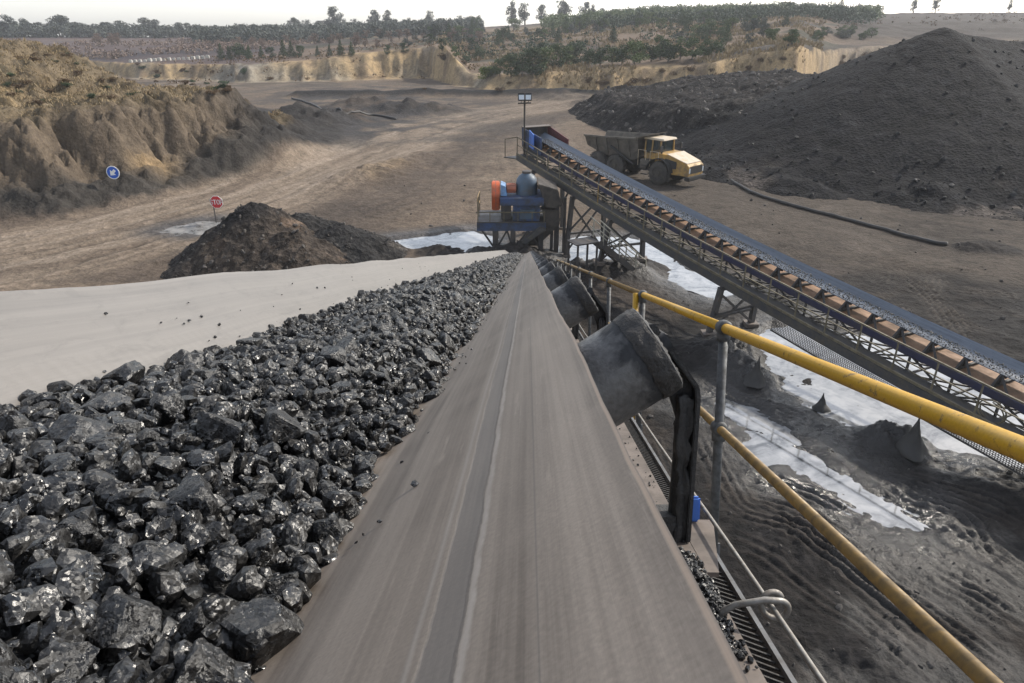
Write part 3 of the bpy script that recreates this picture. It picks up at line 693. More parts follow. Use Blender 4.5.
# ------------------------------------------------------------------ ground sheet
def geo_rows(segs):
    out = [segs[0][0]]
    for a, b, k in segs:
        n = max(1, int(math.log(b / a) / k)); out += [a * (b / a) ** (i / n) for i in range(1, n + 1)]
    return np.array(out)
rr = geo_rows([(2.0, 8.0, 0.02), (8.0, 75.0, 0.0034), (75.0, 300.0, 0.006), (300.0, 1250.0, 0.02)])
tt = np.concatenate([np.arange(-math.pi, -0.93, 0.03), np.arange(-0.93, 0.93, 0.0036), np.arange(0.93, math.pi - 0.02, 0.03)])
TH, RR = np.meshgrid(tt, rr)
gx, gy = (RR * np.sin(TH)).ravel(), (RR * np.cos(TH)).ravel()
gzv, alb, wet = terrain(gx, gy, True)
ground = np_obj('ground', np.c_[gx, gy, gzv], grid_faces(len(rr), len(tt), True), M['ground'])
vattr(ground, 'albedo', alb); vattr(ground, 'wet', wet); tag(ground, kind='structure')
def tz(x, y): return float(terrain(np.array([x]), np.array([y]))[0])
def hit(px, py):
    """where the line of sight through a pixel of the photo meets the terrain"""
    ts = np.concatenate([np.arange(6, 80, 0.15), np.arange(80, 480, 0.6)])
    xc = (px - 512) / F; yc = (py - 341.5) / F; fw = CP - yc * SP; dn = SP + yc * CP
    X = xc * ts; Y = fw * ts; Z = CAM_H - dn * ts
    k = np.argmax(terrain(X, Y) >= Z)
    return Vector((X[k], Y[k], Z[k]))

WATER_Z = -0.045
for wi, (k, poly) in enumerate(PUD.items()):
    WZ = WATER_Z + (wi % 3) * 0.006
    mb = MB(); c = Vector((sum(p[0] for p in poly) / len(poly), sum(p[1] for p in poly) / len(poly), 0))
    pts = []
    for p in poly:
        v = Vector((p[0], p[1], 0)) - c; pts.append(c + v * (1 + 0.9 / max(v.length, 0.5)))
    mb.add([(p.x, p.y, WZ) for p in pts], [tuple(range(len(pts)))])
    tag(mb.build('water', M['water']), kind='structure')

# ------------------------------------------------------------------ heaps (each a height field on its own patch)
def heap(name, x0, x1, y0, y1, step, hf, alb_f, label, cat, group=None, cut=-0.35, step_y=None):
    xs = np.arange(x0, x1, step); ys = np.arange(y0, y1, step_y or step)
    X, Y = np.meshgrid(xs, ys); x, y = X.ravel(), Y.ravel()
    h = hf(x, y); base = terrain(x, y); z = base + h
    Fq = grid_faces(len(ys), len(xs)); keep = (h[Fq] > cut).any(1) & (h[Fq] > cut - 1).all(1); Fq = Fq[keep]
    used = np.unique(Fq); mp = np.full(len(x), -1); mp[used] = np.arange(len(used))
    o = np_obj(name, np.c_[x, y, np.where(h < 0.0, base + np.minimum(h, 0) * 0.6 - 0.05, z)][used], mp[Fq], M['heap'])
    A, wt = alb_f(x, y, h); vattr(o, 'albedo', np.clip(A[used] * 0.80, 0.006, 0.7)); vattr(o, 'wet', wt[used] * 0.4)
    tag(o, label, cat, group); return o
def C3(c, n): return np.repeat(np.array(c)[None, :], n, 0)
def mix3(A, B, t): return A + (np.array(B)[None, :] - A) * np.clip(t, 0, 1)[:, None]

def stock_h(x, y):
    d = seg_dist(x, y, [(38.2, 66), (52, 69), (90, 72)])
    crest = np.interp(x, [30, 38.2, 40, 45, 52, 90], [10.9, 10.9, 10.4, 9.9, 9.9, 9.4])
    k = 0.46 * (1 + 0.05 * fbm(x / 9, y / 9, 60, 3))
    h = crest - k * np.sqrt(d * d + 0.3)
    foot = 1.9 * (1 - sstep(0, 9, d - 21)) * (0.7 + 0.6 * fbm(x / 4, y / 4, 61, 4))
    h = np.maximum(h, foot - 0.6) if True else h
    return h + 0.17 * fbm(x / 0.9, y / 0.9, 62, 5, 0.75) + 0.12 * fbm(x / 5, y / 5, 63, 3) - sstep(26, 32, d) * 2
def stock_a(x, y, h):
    A = C3((0.0115, 0.0117, 0.0138), len(x)); n = fbm(x / 3, y / 3, 64, 4); n2 = fbm(x / 0.6, y / 0.6, 65, 4, 0.65)
    A = mix3(A, (0.021, 0.0212, 0.0245), sstep(0.0, 0.5, n2 + 0.3 * n))
    A = mix3(A, (0.008, 0.008, 0.0095), sstep(0.1, 0.5, n - 0.3 * n2))
    A = mix3(A, (0.10, 0.085, 0.0755), (1 - sstep(0.2, 1.6, h)) * sstep(0.1, 0.5, n))
    return A, np.full(len(x), 0.18)
heap('coal_stockpile', 12, 92, 38, 98, 0.26, stock_h, stock_a, 'huge conical black coal stockpile rising above the right side of the yard', 'coal stockpile')

BERM = [(7.5, 99), (9, 84), (12, 74), (16.5, 66), (21, 59), (24, 52), (29, 50), (36, 60), (44, 78), (40, 98), (24, 108)]
def berm_h(x, y):
    s = sdf(x, y, BERM) + 0.9 * fbm(x / 4, y / 4, 70, 4)
    cap = np.interp(x, [8, 14, 23, 32, 45], [0.9, 2.5, 3.8, 5.4, 6.0])
    h = np.minimum(0.55 * s, cap + 0.25 * (s - cap / 0.55) * 0.1)
    ter = 0.5 * sstep(2.5, 3.5, s) - 0.4 * sstep(4.5, 5.5, s)
    h = h + ter + 0.45 * fbm(x / 2.2, y / 2.2, 71, 5, 0.62) * sstep(0, 2, s) + 0.22 * ridged(x / 1.0, y / 1.0, 72, 3) * sstep(0, 1.5, s)
    return h
def berm_a(x, y, h):
    n = fbm(x / 3, y / 3, 73, 4); n2 = fbm(x / 0.7, y / 0.7, 74, 4, 0.65)
    A = C3((0.030, 0.0275, 0.027), len(x))
    A = mix3(A, (0.056, 0.050, 0.046), sstep(0.1, 0.5, n2 + 0.4 * n))
    A = mix3(A, (0.11, 0.10, 0.092), sstep(0.42, 0.6, n2))
    A = mix3(A, (0.016, 0.0155, 0.016), sstep(0.1, 0.5, -n))
    path = np.exp(-((h - 2.3 - 0.4 * n) / 0.25) ** 2) * sstep(-0.3, 0.3, n)
    A = mix3(A, (0.10, 0.084, 0.072), path * 0.7)
    return A, np.full(len(x), 0.08)
heap('spoil_bank', 4, 48, 46, 110, 0.22, berm_h, berm_a, 'long lumpy dark spoil bank between the dump truck and the sandy cutting', 'spoil heap')

P1 = at_y(253, 200, 34.0); P2 = at_y(300, 211, 35.6)
def pile1_h(x, y):
    d = np.hypot((x - P1.x) * np.where(x > P1.x, 0.95, 1.0), (y - P1.y) * 1.0)
    lob = np.hypot(x - (P1.x + 2.2), y - (P1.y - 1.5))
    base = P1.z + 0.12 - 0.72 * np.sqrt(d * d + 0.15)
    b2 = 1.9 - 0.55 * lob
    b3 = 0.8 - 0.50 * np.hypot(x - (P1.x - 2.3), y - (P1.y - 2.2))
    g = 0.12 * fbm(x / 0.35, y / 0.35, 83, 4, 0.75)
    return np.maximum(np.maximum(base, b2), b3) + g + 0.20 * fbm(x / 0.7, y / 0.7, 80, 5, 0.65) + 0.10 * fbm(x / 2, y / 2, 81, 3)
def pile1_a(x, y, h):
    n = fbm(x / 1.6, y / 1.6, 82, 4); n2 = fbm(x / 0.4, y / 0.4, 84, 4, 0.65)
    A = C3((0.058, 0.048, 0.041), len(x)); A = mix3(A, (0.092, 0.074, 0.060), sstep(0, 0.5, n2 + 0.4 * n))
    A = mix3(A, (0.15, 0.108, 0.080), sstep(0.36, 0.58, n) * 0.9)
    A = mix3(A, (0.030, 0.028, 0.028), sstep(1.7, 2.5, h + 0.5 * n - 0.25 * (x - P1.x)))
    A = mix3(A, (0.042, 0.038, 0.036), sstep(0.0, 0.6, -(x - P1.x) * 0.22 + 0.5 * n - 0.35))  # left flank darkened: its shade side is painted into the albedo
    return A, np.full(len(x), 0.05)
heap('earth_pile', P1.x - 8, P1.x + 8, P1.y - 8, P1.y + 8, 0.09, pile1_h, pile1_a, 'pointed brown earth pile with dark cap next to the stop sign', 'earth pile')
def pile2_h(x, y):
    a = P2.z + 0.1 - 0.55 * np.sqrt((x - P2.x) ** 2 + (y - P2.y) ** 2 + 0.3)
    b = 1.75 - 0.50 * np.sqrt((x - P2.x - 1.9) ** 2 + (y - P2.y + 1.0) ** 2 + 0.3)
    c = 0.9 - 0.42 * np.hypot(x - P2.x - 3.5, y - P2.y + 1.2)
    return np.maximum(np.maximum(a, b), c) + 0.26 * fbm(x / 0.8, y / 0.8, 85, 5, 0.65)
def pile2_a(x, y, h):
    n = fbm(x / 1.2, y / 1.2, 86, 4); A = C3((0.030, 0.029, 0.029), len(x))
    A = mix3(A, (0.060, 0.055, 0.052), sstep(0, 0.5, n)); A = mix3(A, (0.15, 0.135, 0.12), sstep(0.38, 0.55, n))
    return A, np.full(len(x), 0.25)
heap('coal_pile', P2.x - 4.5, P2.x + 8, P2.y - 5, P2.y + 6, 0.09, pile2_h, pile2_a, 'low lumpy black coal pile behind the brown earth pile', 'coal pile')

# ================================================================== MAIN CONVEYOR (the belt the camera looks along)
_d = at_y(528, 248, 10.0) - Vector((0, 0, CAM_H)); UD = _d.normalized()          # along the belt, away
VD = UD.cross(Vector((0, 0, 1))).normalized(); WD = VD.cross(UD)                  # right, and square to the belt
CAM0 = Vector((0, 0, CAM_H))
def L(v, u, w): return CAM0 + VD * v + UD * u + WD * w
U0, U1 = -3.0, 32.0
A_R, A_L = R(33), R(40)
EDGE_R = (0.0755, -0.145); FOLD_R = (0.0755 - 0.372 * math.cos(A_R), -0.145 - 0.372 * math.sin(A_R))
FOLD_L = (FOLD_R[0] - 0.45, FOLD_R[1]); EDGE_L = (FOLD_L[0] - 0.40 * math.cos(A_L), FOLD_L[1] + 0.40 * math.sin(A_L))
def belt_section():
    """(v, w, s) round the trough from the right lip to the left one, folds softened"""
    key = [EDGE_R, FOLD_R, FOLD_L, EDGE_L]; pts = []
    for k in range(3):
        (a, b), (c, d) = key[k], key[k + 1]
        n = 14 if k != 1 else 8
        for i in range(n + (k == 2)): t = i / n; pts.append([a + (c - a) * t, b + (d - b) * t])
    P = np.array(pts)
    for _ in range(3): P[1:-1] = 0.25 * P[:-2] + 0.5 * P[1:-1] + 0.25 * P[2:]
    s = np.concatenate([[0], np.cumsum(np.hypot(*np.diff(P, axis=0).T))])
    return np.c_[P, s]
SEC = belt_section()
def belt_w(v):
    return np.interp(v, SEC[::-1, 0], SEC[::-1, 1])
conv = thing('belt_conveyor', L(-0.46, 32.0, -0.9), 'wide troughed belt conveyor in the foreground carrying a long heap of shiny coal', 'conveyor')
us = np.concatenate([np.arange(U0, 0, 0.3), np.arange(0, 6, 0.06), np.arange(6, U1 + 0.01, 0.4)])
V = []; UVs = []; T = 0.016
sag = lambda u: 0.004 * math.cos(2 * math.pi * (u - 1.1) / 1.1)
top = [(v, w, s) for v, w, s in SEC]
nrm = np.gradient(SEC[:, :2], axis=0); nrm /= np.linalg.norm(nrm, axis=1)[:, None]
bot = [(v - n[1] * T * -1, w + n[0] * T, s) for (v, w, s), n in zip(SEC, nrm)][::-1]
ring = top + bot
for u in us:
    fl = max(0.0, (u - 29.5) / 2.5)
    for (v, w, s) in ring:
        e = 0.0035 * mnoise.noise(Vector((u * 14, s * 3, 1))) * (1 if s < 0.01 else 0.4)
        ww = w + sag(u) + e
        ww = ww + (-0.25 - ww) * fl * fl * 0.8
        V.append(L(v, u, ww)); UVs.append((s, u))
Fq = grid_faces(len(us), len(ring), True)
belt = np_obj('belt', [tuple(p) for p in V], Fq[:, ::-1], M['belt'], conv)
uvl = belt.data.uv_layers.new(name='UVMap'); li = np.zeros(len(belt.data.loops), np.int32); belt.data.loops.foreach_get('vertex_index', li)
uvl.data.foreach_set('uv', np.array(UVs, np.float32)[li].ravel())
belt.data.set_sharp_from_angle(angle=R(50))
# pulley at the foot
mb = MB(); mb.cyl(L(-1.12, 32.15, -0.52), L(0.22, 32.15, -0.52), 0.26, 24); mb.build('tail_pulley', M['dark_steel'], conv, 'auto')
# idler sets
RR_ = 0.077; SP_ = 1.38; UI = 1.14
def roller(c_in, c_out, r, name='roller'):
    mb = MB(); ax = Vector(c_out) - Vector(c_in); n = ax.length
    prof = [(-0.02, 0.014), (0, 0.014), (0, r * 0.93), (0.006, r)] + [(n * t, r) for t in (0.05, 0.3, 0.6, 0.75, 0.9)] + \
           [(n - 0.022, r), (n - 0.020, r * 0.985), (n - 0.012, r * 0.985), (n - 0.010, r * 1.012), (n - 0.002, r * 1.0), (n, r * 0.95), (n, r * 0.86), (n - 0.008, r * 0.84), (n - 0.008, 0.016), (n + 0.02, 0.016), (n + 0.02, 0.010)]
    o = mb.lathe(c_in, ax, prof, 40).build(name, M['roller'], conv, 'auto')
    Mi = ROOT[conv.name][0]
    uvl = o.data.uv_layers.new(name='UVMap')
    axn = ax.normalized(); val = [((Mi @ v.co) - Vector(c_in)).dot(axn) for v in o.data.vertices]
    for lp in o.data.loops: uvl.data[lp.index].uv = (val[lp.vertex_index] - (n - 0.19), 0)
    return o
def wing_axis(side):
    if side > 0:
        c = Vector((EDGE_R[0] + math.sin(A_R) * (RR_ + T + .001), EDGE_R[1] - math.cos(A_R) * (RR_ + T + .001))); d = Vector((math.cos(A_R), math.sin(A_R)))
        return c - d * 0.33, c + d * 0.112
    c = Vector((EDGE_L[0] - math.sin(A_L) * (RR_ + T + .001), EDGE_L[1] - math.cos(A_L) * (RR_ + T + .001))); d = Vector((-math.cos(A_L), math.sin(A_L)))
    return c - d * 0.36, c - d * 0.02
brk = None
for k in range(22):
    u = UI + SP_ * k
    for side in (1, -1):
        a, b = wing_axis(side)
        if k < 14 or side > 0: roller(L(a.x, u, a.y), L(b.x, u, b.y), RR_)
    if k < 10: roller(L(FOLD_L[0] - 0.0, u + 0.10, FOLD_R[1] - RR_ - T - 0.003), L(FOLD_R[0] - 0.02, u + 0.10, FOLD_R[1] - RR_ - T - 0.003), RR_)
    # right bracket: arm square to the roller, bent down into a muddy leg
    ub = u + 0.055
    mb = MB()
    poly = [(0.200, -0.128), (0.222, -0.132), (0.300, -0.236), (0.303, -0.260), (0.296, -0.52), (0.260, -0.52), (0.268, -0.30), (0.255, -0.262), (0.196, -0.150)]
    mb.prism([L(v, ub, w) for v, w in poly], UD * 0.012)
    fl = [(0.222, -0.132), (0.300, -0.236), (0.303, -0.260), (0.296, -0.52), (0.288, -0.52), (0.294, -0.262), (0.292, -0.240), (0.215, -0.138)]
    mb.prism([L(v, ub - 0.028, w) for v, w in fl], UD * 0.0278)
    b = mb.build('roller_bracket', M['mud_steel'], conv, bevel=0.002)
    mb = MB(); mb.cyl(L(0.205, u - 0.02, -0.135), L(0.205, ub + 0.03, -0.140), 0.013, 10); mb.cyl(L(0.232, u + 0.0, -0.150), L(0.232, ub + 0.03, -0.150), 0.009, 8)
    mb.build('shaft_clip', M['mud_steel'], b, bevel=0.001)
    mb = MB(); mb.bar(L(-1.17, ub + 0.01, -0.50), L(0.27, ub + 0.01, -0.50), 0.06, 0.05, WD)
    mb.bar(L(-1.06, ub + 0.01, -0.5), L(-1.06, ub + 0.01, -0.16), 0.04, 0.012, UD)
    mb.build('idler_frame', M['mud_steel'], conv)
def crust(name, c, sx, sy, sz, parent, seed, amp=0.006):
    bm = bmesh.new(); bmesh.ops.create_cube(bm, size=1.0); bmesh.ops.subdivide_edges(bm, edges=bm.edges[:], cuts=14, use_grid_fill=True)
    Mx = Matrix((VD, UD, WD)).transposed(); mb = MB()
    for v in bm.verts:
        p = Vector((v.co.x * sx, v.co.y * sy, v.co.z * sz)); d = Vector((v.co.x, v.co.y, v.co.z)).normalized()
        n_ = mnoise.noise(p * 60 + Vector((seed, 0, 0))) + 0.7 * mnoise.noise(p * 150 + Vector((seed, 3, 0))) + 0.8 * mnoise.noise(p * 25 + Vector((seed, 9, 0)))
        mb.v.append(tuple(c + Mx @ (p + d * amp * n_)))
    mb.f = [tuple(v.index for v in f.verts) for f in bm.faces]; bm.free()
    return mb.build(name, M['mud_steel'], parent, True)
for i_, b in enumerate([o for o in conv.children if o.name.startswith('roller_bracket')][:4]):
    u = UI + SP_ * i_ + 0.055
    crust('mud_crust', L(0.281, u - 0.008, -0.395), 0.024, 0.026, 0.27, b, i_ * 7.3, 0.0105)
for i_ in range(4):
    a, b = wing_axis(1); u = UI + SP_ * i_; ax = (b - a).normalized(); mb = MB(); ns, nr = 90, 9; P = []; fs = []
    axw = VD * ax.x + WD * ax.y; e1 = VD * -ax.y + WD * ax.x; base = L(a.x, u, a.y); ln = (b - a).length
    for j in range(nr):
        t = j / (nr - 1)
        for k in range(ns):
            an = 2 * math.pi * k / ns; q = Vector((math.cos(an) * 3, math.sin(an) * 3, t * 1.5 + i_ * 5)); n_ = mnoise.noise(q * 1.5) + 0.6 * mnoise.noise(q * 5)
            rad = RR_ + (0.0045 * n_ + 0.0022) * math.sin(math.pi * min(1, t * 1.25 + 0.05)) + (0.001 if t < 1 else -0.012)
            P.append(base + axw * (ln - 0.040 + 0.042 * t + 0.004 * n_) + e1 * (rad * math.cos(an)) + UD * (rad * math.sin(an)))
    for j in range(nr - 1):
        for k in range(ns): fs.append((j * ns + k, j * ns + (k + 1) % ns, (j + 1) * ns + (k + 1) % ns, (j + 1) * ns + k))
    mb.add(P, fs).build('mud_crust', M['mud_steel'], [o for o in conv.children if o.name.startswith('roller') and not o.name.startswith('roller_')][0 if i_ == 0 else 3 * i_], True)
# stringers (channels), coated brown on the top flange
for side, v0, v1 in ((1, 0.10, 0.2965), (-1, -1.25, -1.06)):
    mb = MB()
    outer, inner = (v1, v0) if side > 0 else (v0, v1)
    poly = [(outer, -0.522), (inner, -0.522), (inner, -0.530), (outer - side * 0.008, -0.530), (outer - side * 0.008, -0.712), (inner, -0.712), (inner, -0.720), (outer, -0.720)]
    mb.prism([L(v, U0, w) for v, w in poly], UD * (U1 - U0 + 0.3))
    mb.build('stringer', M['flange'], conv)
# guard tray beside the stringer: zigzag mesh between two angles
mb = MB()
mb.prism([L(v, U0, w) for v, w in ((0.383, -0.612), (0.391, -0.612), (0.391, -0.650), (0.383, -0.650))], UD * 34.5)
tray_angle = mb.build('guard_angle', M['galv'], conv)
mb = MB()
for i in range(520):
    u = -0.2 + i * 0.018; s = 1 if i % 2 else -1
    mb.bar(L(0.302, u, -0.622), L(0.342, u + 0.018, -0.616), 0.0035, 0.003, WD); mb.bar(L(0.342, u + 0.018, -0.616), L(0.382, u, -0.622), 0.0035, 0.003, WD)
mb.build('guard_mesh', M['mud_steel'], conv)
mb = MB(); pass
for w in (-0.668,): mb.prism([L(v, U0, w0) for v, w0 in ((0.299, -0.652), (0.390, -0.652), (0.390, -0.658), (0.299, -0.658))], UD * 34.5)
mb.build('guard_tray', M['mud_steel'], conv)
# legs under the conveyor
for u in (7.5, 14.5, 21.5, 27.0):
    for v in (-1.05, 0.10):
        p = L(v, u, -0.72); mb = MB(); g = tz(p.x, p.y)
        mb.bar(p, (p.x, p.y, g - 0.2), 0.15, 0.15, (0, 1, 0)); mb.build('support_leg', M['dark_steel'], conv)
    a, b = L(-1.05, u, -0.72), L(0.10, u, -0.72); mb = MB()
    ga = Vector((a.x, a.y, tz(a.x, a.y) + 0.4)); gb = Vector((b.x, b.y, tz(b.x, b.y) + 0.4))
    mb.bar(a, gb, 0.07, 0.07, UD); mb.bar(b + UD * 0.08, ga + UD * 0.08, 0.07, 0.07, UD); mb.build('cross_brace', M['dark_steel'], conv)
# emergency pull wire on pigtail eye bolts
wire_p = []
for i in range(200):
    u = -2 + i * 0.17; wire_p.append(L(0.347, u, -0.502 + 0.006 * math.cos(2 * math.pi * (u - 0.9) / 2.2)))
pw = thing('pull_wire', L(0.347, 0.9, -0.50), 'thin steel emergency pull wire strung through pigtail eyes beside the belt', 'wire')
MB().tube(wire_p, 0.0038, 6).build('wire_rope', M['wire'], pw, True)
for u in (0.90, 3.1, 5.3, 7.5, 9.7, 11.9):
    c = Vector((0.353, -0.500)); rr0 = 0.0165; pts = [L(0.27, u + 0.012, -0.524), L(0.282, u + 0.010, -0.505), L(0.295, u + 0.006, -0.494), L(0.335, u, -0.4825)]
    for i in range(25):
        t = math.pi / 2 - i / 24 * 2 * math.pi * 1.18; pts.append(L(c.x + rr0 * math.cos(t) , u + i * 0.0012, c.y + rr0 * math.sin(t)))
    MB().tube(pts, 0.0047, 8).build('eye_bolt', M['wire'], pw, True)

# ------------------------------------------------------------------ handrail
RX = 0.80; H1, H2 = 0.316, 0.735
post_u = [0.83, 2.78, 4.76, 6.74, 8.72, 10.7, 12.7, 14.7, 16.7, 18.7]
hr = thing('handrail', L(RX, 2.78, -1.35), 'yellow tubular handrail on grey posts running beside the belt conveyor', 'handrail')
MB().tube([L(RX, -1.5, -H1), L(RX, 2.78, -H1)], 0.0205, 16).build('top_rail', M['yellow'], hr, True)
MB().tube([L(RX, 2.785, -H1), L(RX, 4.72, -H1)], 0.0203, 16).build('top_rail', M['yellow'], hr, True)
MB().tube([L(RX, 4.80, -H1), L(RX, 19, -H1)], 0.0203, 16).build('top_rail', M['yellow_dusty'], hr, True)
MB().tube([L(RX, -1.5, -H2), L(RX, 19, -H2)], 0.0172, 16).build('mid_rail', M['yellow_dusty'], hr, True)
for i, u in enumerate(post_u):
    mb = MB(); mb.tube([L(RX, u, -1.36), L(RX, u, -H1 - 0.01)], 0.0192, 14)
    p = mb.build('post', M['post'], hr, True)
    for w in (H1, H2):
        mb = MB()
        mb.lathe(L(RX, u - 0.033, -w), UD, [(0, 0.02), (0.004, 0.029), (0.02, 0.0325), (0.033, 0.0335), (0.046, 0.0325), (0.062, 0.029), (0.066, 0.02)], 16)
        mb.lathe(L(RX, u, -w - 0.055), WD, [(0, 0.02), (0.002, 0.0275), (0.03, 0.0285), (0.05, 0.027)], 14)
        mb.build('rail_clamp', M['post'], p, True)
    mb = MB()
    mb.prism([L(0.306, u + 0.0, -1.24), L(RX + 0.03, u, -1.24), L(RX + 0.03, u, -1.30), L(0.40, u, -1.62), L(0.306, u, -1.62)], UD * 0.012)
    mb.box(L(0.555, u + 0.05, -1.238), (0.5, 0.11, 0.01), Matrix((VD, UD, WD)).transposed())
    mb.bar(L(0.25, u + 0.03, -0.70), L(0.25, u + 0.03, -1.30), 0.09, 0.02, UD)
    mb.build('outrigger', M['galv'], hr)
MB().tube([L(RX - 0.045, 4.78, -1.3), L(RX - 0.045, 4.78, -H1 + 0.01)], 0.021, 14).build('end_post', M['yellow'], hr, True)
mb = MB(); mb.prism([L(0.2975, 1.28, -0.522), L(0.362, 1.28, -0.522), L(0.362, 1.262, -0.522), L(0.317, 1.06, -0.522), L(0.2975, 1.06, -0.522)], WD * -0.008); mb.prism([L(0.2975, 1.28, -0.5305), L(0.362, 1.28, -0.5305), L(0.312, 1.28, -0.66), L(0.2975, 1.28, -0.66)], UD * -0.008)
mb.build('gusset_plate', M['flange'], conv)
mb = MB(); mb.box(L(0.3235, 1.272, -0.497), (0.027, 0.012, 0.050), Matrix((VD, UD, WD)).transposed())
tag(mb.build('blue_plate', M['blue_bright'], None, bevel=0.004), 'small bright blue plate standing on the conveyor frame by the nearest handrail post', 'plate')

# ------------------------------------------------------------------ coal on the belt
def heap_w(v, u):
    v = np.asarray(v, float); u = np.asarray(u, float)
    r0 = -0.204 + 0.020 * fbm(u * 2.1, u * 0 + 3, 91, 3); l0 = -0.795 + 0.03 * fbm(u * 2.3, u * 0 + 8, 92, 3)
    t = np.clip((r0 - v) / (r0 - l0), 0, 1)
    b = belt_w(v)
    return b + (0.125 * np.sin(math.pi * t) ** 0.75) * (1 + 0.15 * fbm(u * 1.7, v * 4, 93, 3)), t
def rock_proto(seed, sub, planes=13, rough=0.03, flat=0.62):
    r = np.random.default_rng(seed); bm = bmesh.new(); bmesh.ops.create_icosphere(bm, subdivisions=sub, radius=1.0)
    D = np.array([v.co[:] for v in bm.verts]); Fc = np.array([[v.index for v in f.verts] for f in bm.faces]); bm.free()
    n = np.concatenate([np.array([[1, 0, 0], [-1, 0, 0], [0, 1, 0], [0, -1, 0], [0, 0, 1], [0, 0, -1]]) + r.normal(0, 0.22, (6, 3)), r.normal(size=(max(planes - 6, 1), 3))])
    n /= np.linalg.norm(n, axis=1)[:, None]; d = np.concatenate([r.uniform(0.62, 0.85, 6), r.uniform(0.78, 1.05, max(planes - 6, 1))])
    q = D @ n.T; rad = np.min(np.where(q > 0.05, d / np.maximum(q, 0.05), 9), axis=1); rad = np.minimum(rad, 1.32)
    for _ in range(7 if sub >= 3 else 3):          # chipped corners
        m_ = r.normal(size=3); m_ /= np.linalg.norm(m_); q_ = D @ m_; h_ = float((q_ * rad).max()) * r.uniform(0.82, 0.96)
        rad = np.minimum(rad, np.where(q_ > 0.05, h_ / np.maximum(q_, 0.05), 9))
    if sub >= 3:
        rad = rad * (1 + rough * np.array([mnoise.noise(Vector(p * 2.5 + seed)) * 1.0 + mnoise.noise(Vector(p * 7 + seed)) * 0.7 + abs(mnoise.noise(Vector(p * 14 + seed))) * 0.7 for p in D]))
    P = D * rad[:, None] * np.array([1.0, r.uniform(0.7, 0.95), r.uniform(flat - 0.1, flat + 0.15)])
    return P.astype(np.float32), Fc
def rotmats(n, tilt=0.6):
    z = rng.uniform(0, 2 * np.pi, n); a = rng.normal(0, tilt, n); b = rng.normal(0, tilt, n)
    def Rz(t): o = np.zeros_like(t); e = np.ones_like(t); return np.stack([np.stack([np.cos(t), -np.sin(t), o], -1), np.stack([np.sin(t), np.cos(t), o], -1), np.stack([o, o, e], -1)], -2)
    def Rx(t): o = np.zeros_like(t); e = np.ones_like(t); return np.stack([np.stack([e, o, o], -1), np.stack([o, np.cos(t), -np.sin(t)], -1), np.stack([o, np.sin(t), np.cos(t)], -1)], -2)
    def Ry(t): o = np.zeros_like(t); e = np.ones_like(t); return np.stack([np.stack([np.cos(t), o, np.sin(t)], -1), np.stack([o, e, o], -1), np.stack([-np.sin(t), o, np.cos(t)], -1)], -2)
    return Rx(a) @ Ry(b) @ Rz(z)
def merged_rocks(name, protos, pos, size, mat, tilt=0.6):
    n = len(pos); Rm = rotmats(n, tilt); pid = rng.integers(0, len(protos), n); Vs = []; Fs = []; off = 0
    for k, (P, Fc) in enumerate(protos):
        idx = np.where(pid == k)[0]
        if not len(idx): continue
        W = np.einsum('nij,pj->npi', Rm[idx], P) * size[idx][:, None, None] + pos[idx][:, None, :]
        Vs.append(W.reshape(-1, 3)); Fs.append((Fc[None] + (np.arange(len(idx)) * len(P))[:, None, None] + off).reshape(-1, 3)); off += len(idx) * len(P)
    return np_obj(name, np.concatenate(Vs), np.concatenate(Fs), mat, None, False)
FR = np.array([VD[:], UD[:], WD[:]])
def Lnp(v, u, w): return np.array(CAM0) + np.c_[v, u, w] @ FR
# bed of fines under the lumps
bu = np.concatenate([np.arange(-0.6, 2.5, 0.012), np.arange(2.5, 8, 0.03), np.arange(8, 31.5, 0.12)]); bv = np.linspace(-0.84, -0.17, 60)
BU, BV = np.meshgrid(bu, bv, indexing='ij'); hw, ht = heap_w(BV.ravel(), BU.ravel())
nz = 0.014 * ridged(BV.ravel() * 26, BU.ravel() * 26, 94, 4) + 0.010 * fbm(BV.ravel() * 70, BU.ravel() * 70, 95, 3)
hw = hw - 0.034 + nz * np.clip(ht * 8, 0, 1) * np.clip((1 - ht) * 8, 0, 1)
bed = np_obj('coal_fines', Lnp(BV.ravel(), BU.ravel(), hw), grid_faces(len(bu), len(bv))[:, ::-1], M['coal'], None, True)
tag(bed, 'bed of fine black coal under the lumps on the belt', 'coal', None, 'stuff')
# the lumps that show largest, each its own object
protos_hi = [rock_proto(100 + i, 4, 10, 0.022) for i in range(14)]
mesh_hi = []
for i, (P, Fc) in enumerate(protos_hi):
    o = np_obj('coal_lump', P, Fc, M['coal_lump'], None, False); mesh_hi.append(o.data); bpy.data.objects.remove(o)
placed = []
def too_close(v, u, s, k=0.78):
    for (a, b, c) in placed:
        if abs(u - b) < 0.2 and (v - a) ** 2 + (u - b) ** 2 < ((s + c) * k) ** 2: return True
    return False
special = [(-0.80, 1.13, 0.036), (-0.755, 1.24, 0.046), (-0.715, 1.42, 0.036), (-0.735, 1.78, 0.034), (-0.335, 0.66, 0.030), (-0.30, 0.47, 0.026), (-0.40, 0.86, 0.034), (-0.55, 0.82, 0.036)]
for sp_ in special: placed.append(sp_)
tries = 0
while len(placed) < 300 and tries < 60000:
    tries += 1
    u = 0.16 + 3.4 * random.random() ** 1.35; v = random.uniform(-0.80, -0.20)
    s = random.choice([0.013, 0.015, 0.018, 0.022, 0.028, 0.036]) * random.uniform(0.85, 1.15) * min(1.0, 0.72 + 0.22 * u)
    if not too_close(v, u, s): placed.append((v, u, s))
CL = 'shiny black angular coal lump lying in the heap on the belt'
Rl = rotmats(len(placed), 0.45)
